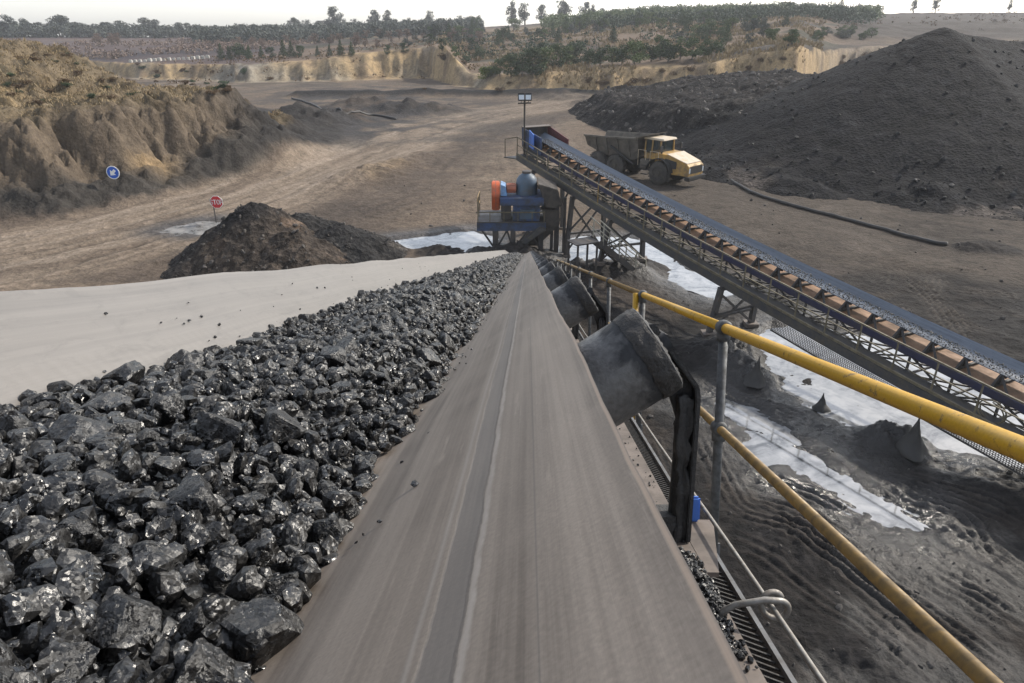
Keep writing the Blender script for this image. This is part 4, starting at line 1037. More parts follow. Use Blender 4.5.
for i, (v, u, s) in enumerate(placed):
    o = bpy.data.objects.new('coal_lump', mesh_hi[i % 14]); col.objects.link(o)
    w = float(heap_w(np.array([v]), np.array([u]))[0][0]) + s * random.uniform(-0.05, 0.30) - 0.010
    Rm = Matrix((VD, UD, WD)).transposed() @ Matrix(Rl[i].tolist())
    o.matrix_world = Matrix.Translation(L(v, u, w)) @ Rm.to_4x4() @ Matrix.Scale(s, 4)
    tag(o, CL, 'coal lump', 'large coal lumps on the belt')
# everything smaller
def scatter(u0, u1, n, smin, smax, edge=0.0, power=1.0):
    u = u0 + (u1 - u0) * rng.random(n) ** power; v = rng.uniform(-0.815 + edge, -0.185 - edge, n)
    s = smin + (smax - smin) * rng.random(n) ** 2
    w, t = heap_w(v, u); ok = (t > 0.0) & (t < 1.0)
    return Lnp(v, u, w - 0.012 + s * rng.uniform(-0.2, 0.6, n))[ok], s[ok]
protos_mid = [rock_proto(300 + i, 2, 9) for i in range(8)]; protos_lo = [rock_proto(400 + i, 1, 9) for i in range(8)]
P1_, S1_ = scatter(0.1, 3.4, 7600, 0.004, 0.021, 0, 1.45); P2_, S2_ = scatter(3.2, 10, 4600, 0.010, 0.040, 0.01, 1.3)
P3_, S3_ = scatter(9.5, 31.3, 4200, 0.02, 0.05, 0.02)
pos = np.concatenate([P1_]); rub = merged_rocks('coal_rubble', protos_mid, pos, S1_, M['coal'], 1.0)
tag(rub, 'mass of small black coal pieces filling the heap near the camera', 'coal', None, 'stuff')
rub = merged_rocks('coal_rubble', protos_lo, np.concatenate([P2_, P3_]), np.concatenate([S2_, S3_]), M['coal'], 1.0)
tag(rub, 'mass of coal pieces receding along the belt', 'coal', None, 'stuff')
# crumbs on the clean rubber and on the stringer flange
n = 130; u = rng.uniform(0.5, 6, n); v = np.where(rng.random(n) < 0.6, -0.195 + np.abs(rng.normal(0, 0.025, n)), -0.80 - np.abs(rng.normal(0, 0.06, n)))
crumbs = merged_rocks('coal_crumbs', protos_lo, Lnp(v, u, belt_w(v) + 0.002), rng.uniform(0.002, 0.006, n), M['coal'])
tag(crumbs, 'loose coal crumbs rolled down onto the bare rubber', 'coal crumbs', None, 'stuff')
n = 1100; u = rng.normal(0.98, 0.075, n); v = 0.268 + rng.normal(0, 0.012, n); k = np.exp(-((u - 0.97) / 0.08) ** 2 - ((v - 0.272) / 0.016) ** 2)
v = np.clip(v, 0.235, 0.293)
spill = merged_rocks('coal_spillage', protos_lo, Lnp(v, u, -0.520 + 0.022 * k * rng.random(n) + 0.001), rng.uniform(0.002, 0.0065, n), M['coal'])
tag(spill, 'small pile of coal spillage lying on the brown stringer flange', 'coal spillage', None, 'stuff')
n = 160; u = rng.uniform(0.5, 3.2, n); v = rng.uniform(0.24, 0.292, n)
sp2 = merged_rocks('coal_crumbs', protos_lo, Lnp(v, u, -0.520 + 0 * u), rng.uniform(0.001, 0.004, n), M['coal'])
tag(sp2, 'scattered coal grit along the stringer flange beside the rollers', 'coal crumbs', None, 'stuff')

# ================================================================== SECOND CONVEYOR (inclined truss gantry on the right)
O2 = Vector((2.1945, 36.3941, 3.6151))
TH2 = 0.4492; D2 = Vector((math.sin(TH2), -math.cos(TH2), 0)); N2 = Vector((math.cos(TH2), math.sin(TH2), 0))
def z2(s): return -0.1177 * s + 0.0015 * max(0, s - 2) ** 2
def G(s, a, w): return O2 + D2 * s + N2 * a + Vector((0, 0, z2(s) + w))
S0, S1 = -4.4, 27.0
SS = np.linspace(S0, S1, 60)
def run(mb, a, w, ww, hh, s0=S0, s1=S1, n=24):
    ss = np.linspace(s0, s1, n); P = []; fs = []
    for s_ in ss: P += [G(s_, a - ww / 2, w - hh / 2), G(s_, a + ww / 2, w - hh / 2), G(s_, a + ww / 2, w + hh / 2), G(s_, a - ww / 2, w + hh / 2)]
    for i in range(n - 1):
        for k in range(4): fs.append((i * 4 + k, i * 4 + (k + 1) % 4, i * 4 + 4 + (k + 1) % 4, i * 4 + 4 + k))
    fs += [(3, 2, 1, 0), tuple((n - 1) * 4 + k for k in range(4))]
    return mb.add(P, fs)
c2 = thing('inclined_conveyor', (O2.x + 6, O2.y - 6, 0), 'long inclined truss conveyor with walkway crossing the right side of the yard', 'conveyor')
# belt: troughed, far wing bare and wet, sky reflection painted in blue
sec2 = [(0.93, 0.975), (1.04, 0.94), (1.18, 0.91), (1.34, 0.895), (1.48, 0.93), (1.62, 1.02), (1.795, 1.115)]
V = []; UVq = []
for s_ in SS:
    for i, (a, w) in enumerate(sec2): V.append(G(s_, a, w)); UVq.append((i * 0.18, s_))
    for i, (a, w) in reversed(list(enumerate(sec2))): V.append(G(s_, a, w - 0.022)); UVq.append((i * 0.18, s_))
b2 = np_obj('belt', [tuple(p) for p in V], grid_faces(len(SS), 2 * len(sec2), True)[:, ::-1], M['wet_sky_belt'], c2)
uvl = b2.data.uv_layers.new(name='UVMap'); li = np.zeros(len(b2.data.loops), np.int32); b2.data.loops.foreach_get('vertex_index', li)
uvl.data.foreach_set('uv', np.array(UVq, np.float32)[li].ravel()); b2.data.set_sharp_from_angle(angle=R(50))
# side stringers, truss chords
for a in (0.60, 1.84):
    run(MB(), a, 0.52, 0.08, 0.20).build('stringer', M['navy'], c2)
    run(MB(), a, -0.20, 0.09, 0.10).build('bottom_chord', M['dark_steel'], c2)
run(MB(), 1.22, 0.635, 1.12, 0.012).build('deck_plate', M['tan_plate'], c2)
PAN = 1.32; nP = int((S1 - S0) / PAN)
for a in (0.60, 1.84):
    mb = MB()
    for i in range(nP + 1):
        s_ = S0 + i * PAN; mb.bar(G(s_, a, -0.2), G(s_, a, 0.42), 0.06, 0.06, N2)
        if i < nP: mb.bar(G(s_, a + 0.04, 0.42 if i % 2 else -0.2), G(s_ + PAN, a + 0.04, -0.2 if i % 2 else 0.42), 0.05, 0.05, N2)
    mb.build('truss_web', M['dark_steel'], c2)
mb = MB()
for i in range(nP + 1):
    s_ = S0 + i * PAN; mb.bar(G(s_, 0.6, -0.2), G(s_, 1.84, -0.2), 0.06, 0.06)
    if i < nP: mb.bar(G(s_, 0.6, -0.2), G(s_ + PAN, 1.84, -0.2), 0.05, 0.05)
mb.build('bottom_bracing', M['dark_steel'], c2)
for i in range(int((S1 - S0) / 1.0)):        # idler frames and wing rollers under the belt
    s_ = S0 + 0.4 + i * 1.0; mb = MB()
    mb.bar(G(s_, 0.62, 0.63), G(s_, 0.93, 0.94), 0.12, 0.06, D2); mb.bar(G(s_, 1.86, 0.62), G(s_, 1.84, 1.04), 0.05, 0.03, D2)
    mb.bar(G(s_, 0.62, 0.675), G(s_, 1.84, 0.675), 0.08, 0.06); mb.bar(G(s_, 0.95, 0.67), G(s_, 0.95, 0.93), 0.08, 0.06, D2)
    mb.bar(G(s_ + 0.42, 0.62, 0.66), G(s_ + 0.02, 0.93, 0.92), 0.06, 0.06, D2)
    f = mb.build('idler_frame', M['mud_steel'], c2)
    mb = MB(); mb.cyl(G(s_, 0.93, 0.905), G(s_, 1.14, 0.84), 0.05, 10); r_ = mb.build('roller', M['dark_steel'], f, 'auto')
# walkway
run(MB(), -0.02, -0.17, 0.05, 0.32).build('walkway_beam', M['walk_steel'], c2)
run(MB(), -0.02, 0.045, 0.06, 0.08).build('toe_plate', M['rail_far'], c2)
run(MB(), 0.28, -0.03, 0.54, 0.03).build('walkway_floor', M['walk_steel'], c2)
mb = MB()
for w in np.arange(-0.36, -0.80, -0.055): run(mb, -0.05, w, 0.012, 0.016, 16.0, S1, 12)
for s_ in np.arange(16.0, S1, 0.07): mb.bar(G(s_, -0.05, -0.34), G(s_ + 0.03, -0.05, -0.80), 0.012, 0.016)
mb.build('mesh_guard', M['dark_steel'], c2)
run(MB(), -0.05, -0.81, 0.04, 0.05, 16.0, S1, 12).build('guard_edge', M['dark_steel'], c2)
run(MB(), 0.02, 0.95, 0.045, 0.045).build('walkway_rail', M['rail_far'], c2)
run(MB(), 0.02, 0.52, 0.032, 0.032).build('walkway_rail', M['rail_far'], c2)
for i in range(int((S1 - S0) / 1.25) + 1):
    s_ = S0 + i * 1.25; MB().bar(G(s_, 0.02, 0.0), G(s_, 0.02, 0.95), 0.04, 0.04, N2).build('rail_post', M['rail_far'] if i != 7 else M['yellow_dusty'], c2)
# cable tray and looped cables low on the gantry
mb = MB(); mb.tube([G(s_, 0.45 + 0.04 * math.sin(s_ * 1.7), 0.12 + 0.05 * math.sin(s_ * 2.3)) for s_ in np.linspace(S0, S1, 90)], 0.022, 6); mb.build('cable', M['rail_far'], c2, True)
mb = MB(); mb.tube([G(23.4 + 0.35 * math.sin(t), 0.1 + 0.1 * t / 6, 0.25 + 0.30 * math.cos(t)) for t in np.linspace(0, 11, 60)], 0.02, 6); mb.build('cable_loop', M['rail_far'], c2, True)
# trestles
for s_, legs in ((13.4, ((-0.45, -0.1), (1.7, 1.8))), (5.7, ((-0.6, -0.1), (1.9, 1.8))), (2.2, ((-0.4, -0.1), (1.9, 1.8))), (-2.2, ((-0.3, -0.1), (1.9, 1.8))), (26.0, ((-0.2, 0.0), (1.9, 1.8)))):
    base = []
    for (ab, at_) in legs:
        t = G(s_, at_, -0.30); q = G(s_, ab, 0); g = tz(q.x, q.y); q = Vector((q.x, q.y, g - 0.15)); base.append((q, t))
        mb = MB(); mb.bar(q, t, 0.20, 0.18, D2); lg = mb.build('trestle_leg', M['dark_steel'], c2)
        mb = MB(); mb.box((q.x, q.y, g + 0.03), (0.5, 0.5, 0.16)); mb.build('footing', M['flange'], lg)
    mb = MB(); (q0, t0), (q1, t1) = base
    l = lambda q, t, f: q + (t - q) * f
    mb.bar(l(q0, t0, .12), l(q1, t1, .88), 0.09, 0.05, D2); mb.bar(l(q1, t1, .12) + D2 * .06, l(q0, t0, .88) + D2 * .06, 0.09, 0.05, D2)
    mb.bar(l(q0, t0, .42), l(q1, t1, .42), 0.10, 0.10); mb.bar(l(q0, t0, .98), l(q1, t1, .98), 0.14, 0.16)
    mb.bar(l(q0, t0, .45), G(s_ + 1.6, 0.0, -0.35), 0.08, 0.08); mb.bar(l(q1, t1, .45), G(s_ + 1.6, 1.84, -0.25), 0.08, 0.08)
    mb.build('trestle_brace', M['dark_steel'], c2)
# head end: pulley, hood with blue and maroon sides, small landing with leaning cover sheet
MB().cyl(G(S0 - 0.1, 0.66, 0.72), G(S0 - 0.1, 1.80, 0.72), 0.28, 20).build('head_pulley', M['dark_steel'], c2, 'auto')
mb = MB(); mb.prism([G(-2.40, 0.50, 0.42), G(-4.70, 0.50, 0.42), G(-4.70, 0.50, 1.36), G(-2.40, 0.50, 1.36)], N2 * 0.05); mb.build('hood_side', M['blue_paint'], c2)
mb = MB(); p0 = G(-3.75, 0.46, 0.55); mb.prism([p0, p0 + D2 * 1.0 - N2 * 0.25, p0 + D2 * 1.0 - N2 * 0.25 + Vector((0, 0, 0.80)), p0 + Vector((0, 0, 0.92))], N2 * 0.04); mb.build('hood_door', M['blue_bright'], c2)
mb = MB(); mb.prism([G(-2.30, 2.15, 0.48), G(-4.70, 2.15, 0.48), G(-4.70, 2.15, 1.42), G(-2.30, 2.15, 1.22)], N2 * 0.05); mb.build('hood_side', M['maroon'], c2)
mb = MB(); mb.prism([G(-4.35, 0.45, 1.43), G(-4.75, 0.45, 1.41), G(-4.75, 2.22, 1.41), G(-4.35, 2.22, 1.43)], (0, 0, 0.04)); mb.build('hood_roof', M['flange'], c2)
mb = MB(); mb.prism([G(-4.70, 0.5, 0.3), G(-4.75, 0.5, 1.40), G(-4.75, 2.2, 1.40), G(-4.70, 2.2, 0.3)], D2 * -0.05); mb.build('hood_back', M['dark_steel'], c2)
mb = MB(); mb.prism([G(-2.00, 0.58, 0.36), G(-4.80, 0.58, 0.36), G(-4.80, 0.58, 0.06), G(-2.00, 0.58, 0.06)], N2 * 0.03); mb.build('head_frame', M['walk_steel'], c2)
mb = MB(); mb.prism([G(-6.10, -0.05, -0.26 - 0.35), G(-4.30, -0.05, -0.22), G(-4.30, 1.9, -0.22), G(-6.10, 1.2, -0.26 - 0.35)], (0, 0, -0.06)); mb.build('head_landing', M['walk_steel'], c2)
e0 = G(-6.00, 0.0, -0.62); MB().bar(e0, e0 + Vector((0, 0, 1.05)), 0.05, 0.05).build('rail_post', M['rail_far'], c2)
MB().bar(e0 + Vector((0, 0, 1.05)), G(-4.40, 0.0, 0.95), 0.045, 0.045).build('walkway_rail', M['rail_far'], c2)
a0 = G(-6.40, 1.6, 0.30); mb = MB(); mb.prism([G(-4.80, 1.2, 0.95), G(-4.80, 2.2, 0.95), a0 + N2 * 1.1 + Vector((0, 0, 0.28)), a0 + Vector((0, 0, 0.28))], (0, 0, 0.05)); mb.build('cover_sheet', M['flange'], c2)

# coal riding on the second belt
n = 5200; s_ = rng.uniform(S0 + 1.0, S1, n); a_ = rng.uniform(0.97, 1.44, n)
wz = 0.955 + 0.05 * np.sin(np.clip((a_ - 1.02) / 0.62, 0, 1) * math.pi) + 0.05 * np.clip((a_ - 1.42) / 0.2, 0, 1) + rng.uniform(-0.015, 0.015, n)
pos = np.array([list(G(float(p), float(q), float(w))) for p, q, w in zip(s_, a_, wz)])
t = tag(merged_rocks('wet_coal', protos_lo, pos, rng.uniform(0.012, 0.032, n), M['coal_far'], 1.0), 'wet coal riding up on the inclined belt', 'coal', None, 'stuff')

# ------------------------------------------------------------------ floodlight mast
fp = G(-4.25, 0.40, -0.05); ftop = at_y(524, 101, fp.y)
mast = thing('floodlight_mast', fp, 'slim brown floodlight mast with two square lamps above the conveyor head', 'light mast')
MB().cyl(fp, (fp.x, fp.y, ftop.z + 0.1), 0.055, 10).build('pole', M['chute'], mast, 'auto')
MB().bar((fp.x - 0.38, fp.y, ftop.z - 0.12), (fp.x + 0.36, fp.y, ftop.z - 0.10), 0.09, 0.07).build('crossbar', M['chute'], mast)
for dx, yaw in ((-0.19, 0.10), (0.21, -0.12)):
    Mx = Matrix.Rotation(yaw, 3, 'Z') @ Matrix.Rotation(R(-14), 3, 'X'); c = Vector((fp.x + dx, fp.y - 0.04, ftop.z + 0.22))
    mb = MB(); mb.box(c, (0.37, 0.16, 0.40), Mx); fl = mb.build('floodlight', M['black_plastic'], mast, bevel=0.02)
    mb = MB(); mb.box(c + Mx @ Vector((0, -0.084, -0.03)), (0.29, 0.012, 0.25), Mx); mb.build('lens', M['lamp_glass'], fl)
    mb = MB(); mb.bar(c + Vector((0, 0.02, -0.2)), c + Vector((0, 0.02, -0.34)), 0.12, 0.03); mb.build('mounting', M['dark_steel'], fl)

# ------------------------------------------------------------------ crusher house under the head
YC = 34.3
def Q(px, py, dy=0.0): p = at_y(px, py, YC); return Vector((p.x, YC + dy, p.z))
cr = thing('crusher', ground_pt(515, 258), 'blue crusher on a steel stand with orange flywheel guard and round blue housing', 'crusher')
def pbox(mb, x0, y0, x1, y1, d0, d1):      # a box whose near face spans those image points, from depth d0 to d1
    a, b = Q(x0, y1), Q(x1, y0)
    return mb.box(((a.x + b.x) / 2, YC + (d0 + d1) / 2, (a.z + b.z) / 2), (b.x - a.x, d1 - d0, b.z - a.z))
mb = MB(); pbox(mb, 477, 223, 546, 231, 0, 0.15); pbox(mb, 477, 223.3, 546, 231, 2.2, 2.35); pbox(mb, 477, 224, 480, 230, 0.152, 2.198); pbox(mb, 543, 224, 546, 230, 0.152, 2.198)
mb.build('platform_frame', M['blue_paint'], cr)
mb = MB(); pbox(mb, 477, 221.8, 546, 222.9, -0.05, 2.4); mb.build('platform_floor', M['dark_steel'], cr)
# flywheel guard: tall rounded drum on edge
fw_ = Q(491.5, 199); fr = (Q(491, 184).z - Q(491, 212).z) / 2
mb = MB(); prof = []
for i in range(28):
    t = math.pi * i / 27; prof.append(Vector((fw_.x, YC + 0.8 + fr * 0.95 * math.cos(t), fw_.z + 0.10 + fr * 0.9 * math.sin(t))))
prof += [Vector((fw_.x, YC + 0.8 - fr * 0.40, fw_.z - fr)), Vector((fw_.x, YC + 0.8 + fr * 0.4, fw_.z - fr))]
wth = Q(499.5, 199).x - fw_.x
mb.prism(prof, (wth, 0, 0)); mb.build('flywheel_guard', M['orange'], cr, bevel=0.04)
mb = MB(); mb.prism([p + Vector((wth * 0.46, 0, 0)) + (p - Vector((fw_.x, YC + 0.8, fw_.z))) * 0.02 for p in prof], (0.05, 0, 0)); mb.build('guard_band', M['orange_dull'], cr)
m0, m1 = Q(506, 191.5, 0.8), Q(516.5, 191.5, 0.8); r_ = (Q(510, 187).z - Q(510, 196.5).z) / 2
MB().lathe(m0, (1, 0, 0), [(0, r_ * .7), (0.03, r_), ((m1 - m0).length - 0.03, r_), ((m1 - m0).length, r_ * .8)], 20).build('motor', M['orange_dull'], cr, 'auto')
mb = MB()
for k in range(8):
    t = 2 * math.pi * k / 8; mb.bar(m0 + Vector((0.06, math.cos(t) * r_, math.sin(t) * r_)), m1 + Vector((-0.06, math.cos(t) * r_, math.sin(t) * r_)), 0.03, 0.03)
mb.build('motor_fins', M['orange_dull'], cr)
mb = MB(); mb.prism([Q(500.5, 186, 0.3), Q(505.5, 188, 0.3), Q(507, 197.5, 0.3), Q(500.5, 197.5, 0.3)], (0, 1.0, 0)); mb.build('drive_guard', M['blue_pale'], cr, bevel=0.02)
h0 = Q(527, 198, 1.0); hr_ = (Q(538, 198).x - Q(516, 198).x) / 2; hh = Q(527, 176.5).z - h0.z
MB().lathe(h0, (0, 0, 1), [(0, hr_), (hh * 0.50, hr_), (hh * 0.70, hr_ * 0.93), (hh * 0.86, hr_ * 0.72), (hh * 0.95, hr_ * 0.45), (hh, hr_ * 0.38)], 28).build('round_housing', M['blue_dome'], cr, 'auto')
MB().lathe(h0 + Vector((0, 0, hh * .98)), (0, 0, 1), [(0, 0.24), (0.10, 0.24), (0.12, 0.15)], 16).build('housing_cap', M['dark_steel'], cr, 'auto')
mb = MB(); pbox(mb, 500, 198, 544, 205.5, -0.1, 2.1); mb.build('main_beam', M['blue_paint'], cr, bevel=0.03)
mb = MB(); pbox(mb, 513, 205.6, 540, 221.6, 0.1, 1.9); mb.build('lower_housing', M['blue_paint'], cr, bevel=0.03)
mb = MB(); pbox(mb, 520, 211, 534, 219.5, 0.05, 0.1); pbox(mb, 520, 210, 535, 211, 0.0, 0.1); mb.build('access_cover', M['blue_dome'], cr)
mb = MB(); pbox(mb, 501, 206, 511, 221.5, 0.3, 1.6); mb.build('bearing_block', M['dark_steel'], cr, bevel=0.04)
for x0 in (495, 513, 541):
    for d in (0.1, 2.1):
        a = Q(x0, 231, d); g = tz(a.x, a.y); mb = MB(); mb.bar((a.x, a.y, a.z), (a.x, a.y, g - 0.2), 0.26, 0.2, (0, 1, 0)); mb.build('stand_leg', M['dark_steel'], cr)
mb = MB()
for (xa, xb) in ((482, 495), (507, 496), (507, 513), (528, 514), (528, 541)): 
    a, b = Q(xa, 231, 0.1), Q(xb, 231, 0.1); mb.bar(a, (b.x, b.y, b.z - 1.0), 0.09, 0.09)
mb.build('knee_brace', M['dark_steel'], cr)
mb = MB(); mb.prism([Q(538, 184, 0.0), Q(558, 190, 0.0), Q(561, 202, 0.0), Q(556, 208.5, 0.0), Q(546, 207.5, 0.0)], (0, 1.9, 0)); mb.build('feed_chute', M['chute'], cr, bevel=0.03)
mb = MB(); mb.prism([Q(542, 210, 0.2), Q(560, 212, 0.2), Q(560, 226, 0.2), Q(538, 247, 0.2), Q(527, 247, 0.2), Q(545, 226, 0.2)], (0, 1.4, 0)); mb.build('discharge_chute', M['chute'], cr, bevel=0.03)
mb = MB(); mb.prism([Q(540, 226, -0.4), Q(546, 228, -0.4), Q(512, 252, -0.4), Q(504, 252, -0.4)], (0, 0.5, 0)); mb.build('side_chute', M['walk_steel'], cr, bevel=0.02)
for x0, x1, y0 in ((553, 556, 208), (558, 563, 205), (566, 569, 200)):
    a = Q(x0, y0, 0.6); g = tz(a.x, a.y); mb = MB(); mb.bar((a.x, a.y, a.z), (a.x, a.y, g - .2), Q(x1, y0).x - a.x, 0.2, (0, 1, 0)); mb.build('stand_leg', M['dark_steel'], cr)
# platform railing
rp = []
for (x, d) in ((478, 0.0), (478, 1.1), (478, 2.3)):
    a = Q(x, 222, d); MB().bar(a, a + Vector((0, 0, 1.05)), 0.045, 0.045).build('rail_post', M['rail_far'], cr); rp.append(a)
for (x, d) in ((490, 0), (504, 0), (518, 0), (532, 0), (544, 0)):
    a = Q(x, 222, d); MB().bar(a, a + Vector((0, 0, 0.55)), 0.04, 0.04).build('rail_post', M['rail_far'], cr)
mb = MB()
for dz in (0.55, 1.05): mb.tube([rp[0] + Vector((0, 0, dz)), rp[1] + Vector((-0.05, 0, dz)), rp[2] + Vector((0, 0, dz))], 0.028, 6)
mb.build('side_rail', M['yellow_dusty'], cr, True)
MB().bar(rp[0] + Vector((0, 0, 0.5)), Q(545, 222) + Vector((0, 0, 0.5)), 0.05, 0.05).build('front_rail', M['rail_far'], cr)

# ------------------------------------------------------------------ stairs by the trestle
sb = ground_pt(636, 274, 0.05); stp = Vector((3.75, 30.1, 2.05)); dirs = (sb - stp); hd = Vector((dirs.x, dirs.y, 0)).normalized(); sd_ = Vector((-hd.y, hd.x, 0))
st = thing('staircase', sb, 'steep steel staircase with pale handrails coming down to the white puddle', 'staircase')
for k in (-0.42, 0.42):
    mb = MB(); mb.bar(stp + sd_ * k, sb + sd_ * k, 0.05, 0.26); mb.build('stair_stringer', M['dark_steel'], st)
    for off in (1.0, 0.55):
        pts = [stp + sd_ * k + Vector((0, 0, off)), sb + sd_ * k - hd * 0.1 + Vector((0, 0, off))]
        if off == 1.0: pts += [sb + sd_ * k + hd * 0.2 + Vector((0, 0, 0.8)), sb + sd_ * k + hd * 0.22 + Vector((0, 0, 0.15))]
        MB().tube(pts, 0.028, 6).build('handrail', M['rail_pale'], st, True)
    for f in (0.08, 0.45, 0.85):
        p = stp + (sb - stp) * f + sd_ * k; MB().bar(p, p + Vector((0, 0, 1.0)), 0.05, 0.05).build('rail_post', M['rail_pale'], st)
mb = MB()
for i in range(9): p = stp + (sb - stp) * ((i + 0.5) / 9); mb.box(p, (0.24, 0.8, 0.03), Matrix((hd, sd_, Vector((0, 0, 1)))).transposed())
mb.build('treads', M['walk_steel'], st)
mb = MB(); mb.box(stp - hd * 0.6 + Vector((0, 0, 0.02)), (1.2, 0.9, 0.06), Matrix((hd, sd_, Vector((0, 0, 1)))).transposed())
for q in (-1.1, -0.1):
    for k in (-0.4, 0.4): p = stp + hd * q + sd_ * k; mb.bar(p, (p.x, p.y, -0.2), 0.09, 0.09)
mb.build('landing', M['dark_steel'], st)

# ------------------------------------------------------------------ dump truck
def make_truck():
    g = ground_pt(658.6, 184.3); ang = math.atan2(-0.73, 0.68)
    t = thing('dump_truck', (g.x, g.y, tz(g.x, g.y)), 'muddy yellow articulated dump truck with a grey tipping body parked before the spoil bank', 'dump truck', None, ang)
    W = ROOT[t.name][0]
    def T(x, y, z): return W @ Vector((x, y + 1.15, z))       # x ahead of the front axle, y left of the right-hand wheel line +1.15
    Rz = W.to_3x3()
    def bx(mb, c, s, taper=None): return mb.box(T(*c), s, Rz, taper)
    WR, WW = 0.86, 0.62
    for (x, tag_) in ((0, 'f'), (-4.15, 'r'), (-5.95, 'r')):
        for s in (-1, 1):
            c = T(x, s * 1.15, WR); ax = (Rz @ Vector((0, s, 0)))
            p = c - ax * WW / 2
            tyre = MB().lathe(p, ax, [(0, WR * .58), (0.03, WR * .80), (0.09, WR * .95), (0.17, WR), (WW - 0.17, WR), (WW - 0.09, WR * .95), (WW - 0.03, WR * .80), (WW, WR * .58), (WW - 0.08, WR * .54)], 36)
            for k in range(24):
                a = 2 * math.pi * k / 24; rad = Rz @ Vector((math.cos(a), 0, math.sin(a))); tn = Rz @ Vector((-math.sin(a), 0, math.cos(a)))
                for sd2, o in ((0.17, 0), (WW - 0.17, 0.5)):
                    a2 = a + o * 2 * math.pi / 24; rad = Rz @ Vector((math.cos(a2), 0, math.sin(a2))); tn = Rz @ Vector((-math.sin(a2), 0, math.cos(a2)))
                    q = p + ax * sd2 + rad * (WR + 0.005); tyre.bar(q - ax * 0.13, q + ax * 0.13, 0.09, 0.05, rad)
            wh = tyre.build('wheel', M['tyre'], t, 'auto')
            MB().lathe(p + ax * (WW - 0.16), ax, [(0, WR * .56), (0.06, WR * .56), (0.07, WR * .50), (0.0, WR * .42), (0.02, WR * .28), (0.12, WR * .26), (0.14, WR * .18)], 24).build('rim', M['rim'], wh, 'auto')
    # front frame, axle, bumper
    mb = MB(); bx(mb, (0.3, 0, 0.95), (3.6, 1.0, 0.5)); bx(mb, (0, 0, 0.86), (0.35, 1.9, 0.35)); mb.build('front_frame', M['black_plastic'], t)
    mb = MB(); bx(mb, (-4.6, 0, 1.15), (5.0, 0.9, 0.45)); bx(mb, (-4.15, 0, .86), (.35, 1.9, .35)); bx(mb, (-5.95, 0, .86), (.35, 1.9, .35)); bx(mb, (-2.2, 0, 1.05), (1.2, 0.6, 0.6)); bx(mb, (-5.05, -1.0, 1.0), (1.8, 0.2, 0.35)); bx(mb, (-5.05, 1.0, 1.0), (1.8, 0.2, 0.35))
    mb.build('rear_frame', M['black_plastic'], t)
    # hood: sloping top
    hp = [(-0.55, 1.15), (-0.55, 2.25), (0.5, 2.22), (2.15, 1.72), (2.35, 1.55), (2.35, 0.85), (0.95, 0.85), (0.90, 1.15)]
    def hoodside(x): return 1.18 - 0.10 * max(0, x) 
    mb = MB(); P = [T(x, -hoodside(x), z) for x, z in hp] + [T(x, hoodside(x), z) for x, z in hp]; n = len(hp)
    mb.add(P, [tuple(range(n)), tuple(range(2 * n - 1, n - 1, -1))] + [(i, n + i, n + (i + 1) % n, (i + 1) % n) for i in range(n)])
    hood = mb.build('hood', M['truck_yellow'], t, bevel=0.04)
    mb = MB(); mb.prism([T(0.45, -1.06, 2.255), T(2.14, -0.90, 1.745), T(2.14, 0.90, 1.745), T(0.45, 1.06, 2.255)], (0, 0, 0.03)); mb.build('hood_panel', M['truck_hood'], hood, bevel=0.01)
    mb = MB(); mb.prism([T(0.40, -1.165, 1.98), T(1.35, -1.075, 1.80), T(1.35, -1.075, 1.30), T(0.40, -1.165, 1.28)], Rz @ Vector((0, -0.012, 0))); mb.build('side_grille', M['black_plastic'], hood)
    mb = MB(); bx(mb, (2.358, 0, 1.30), (0.03, 1.55, 0.52))
    gr = mb.build('front_grille', M['black_plastic'], hood)
    mb = MB()
    for k in range(5): bx(mb, (2.378, 0, 1.10 + k * 0.1), (0.012, 1.45, 0.025))
    mb.build('grille_bar', M['rim'], gr)
    for s in (-1, 1):
        mb = MB(); bx(mb, (2.37, s * 0.84, 1.62 - 0.35), (0.03, 0.13, 0.34)); mb.build('headlight', M['lamp_glass'], hood)
    mb = MB(); bx(mb, (2.32, 0, 0.72), (0.42, 2.2, 0.26)); bx(mb, (2.1, 0, .55), (.3, 1.3, .2)); mb.build('bumper', M['black_plastic'], t, bevel=0.04)
    # front mudguards
    for s in (-1, 1):
        mb = MB(); n = 14; P = []; fs = []
        for i in range(n + 1):
            a = math.pi * (0.04 + 0.92 * i / n); 
            for (rr_, yy) in ((1.06, 0.80), (1.06, 1.50), (1.11, 1.50), (1.11, 0.80)): P.append(T(rr_ * math.cos(a), s * yy, 0.86 + rr_ * math.sin(a) * 0.98))
        for i in range(n):
            for k in range(4): fs.append((i * 4 + k, i * 4 + (k + 1) % 4, i * 4 + 4 + (k + 1) % 4, i * 4 + 4 + k))
        fs += [(3, 2, 1, 0), tuple(n * 4 + k for k in range(4))]
        mb.add(P, fs); mb.build('mudguard', M['black_plastic'] if s < 0 else M['truck_yellow'], t)
    # cab with pillars and glass
    x0, x1, z0, z1 = -1.75, -0.35, 1.55, 3.10
    mb = MB(); bx(mb, (-1.05, 0.05, 1.75), (1.5, 1.7, 0.75)); cab = mb.build('cab', M['truck_yellow'], t, bevel=0.05)
    mb = MB(); bx(mb, (-1.02, 0.05, 3.16), (1.85, 1.75, 0.14), (0.92, 0.92)); mb.build('cab_roof', M['truck_hood'], cab, bevel=0.03)
    pl = [(-1.75, -.78), (-1.75, .88), (-0.35, -.78), (-0.35, .88), (-1.1, -.79), (-1.1, .89)]
    mb = MB()
    for (x, y) in pl: mb.bar(T(x, y, 2.1), T(x * 0.98 - 0.02, y * 0.97, 3.1), 0.09, 0.09, Rz @ Vector((1, 0, 0)))
    mb.build('cab_pillar', M['truck_yellow'], cab)
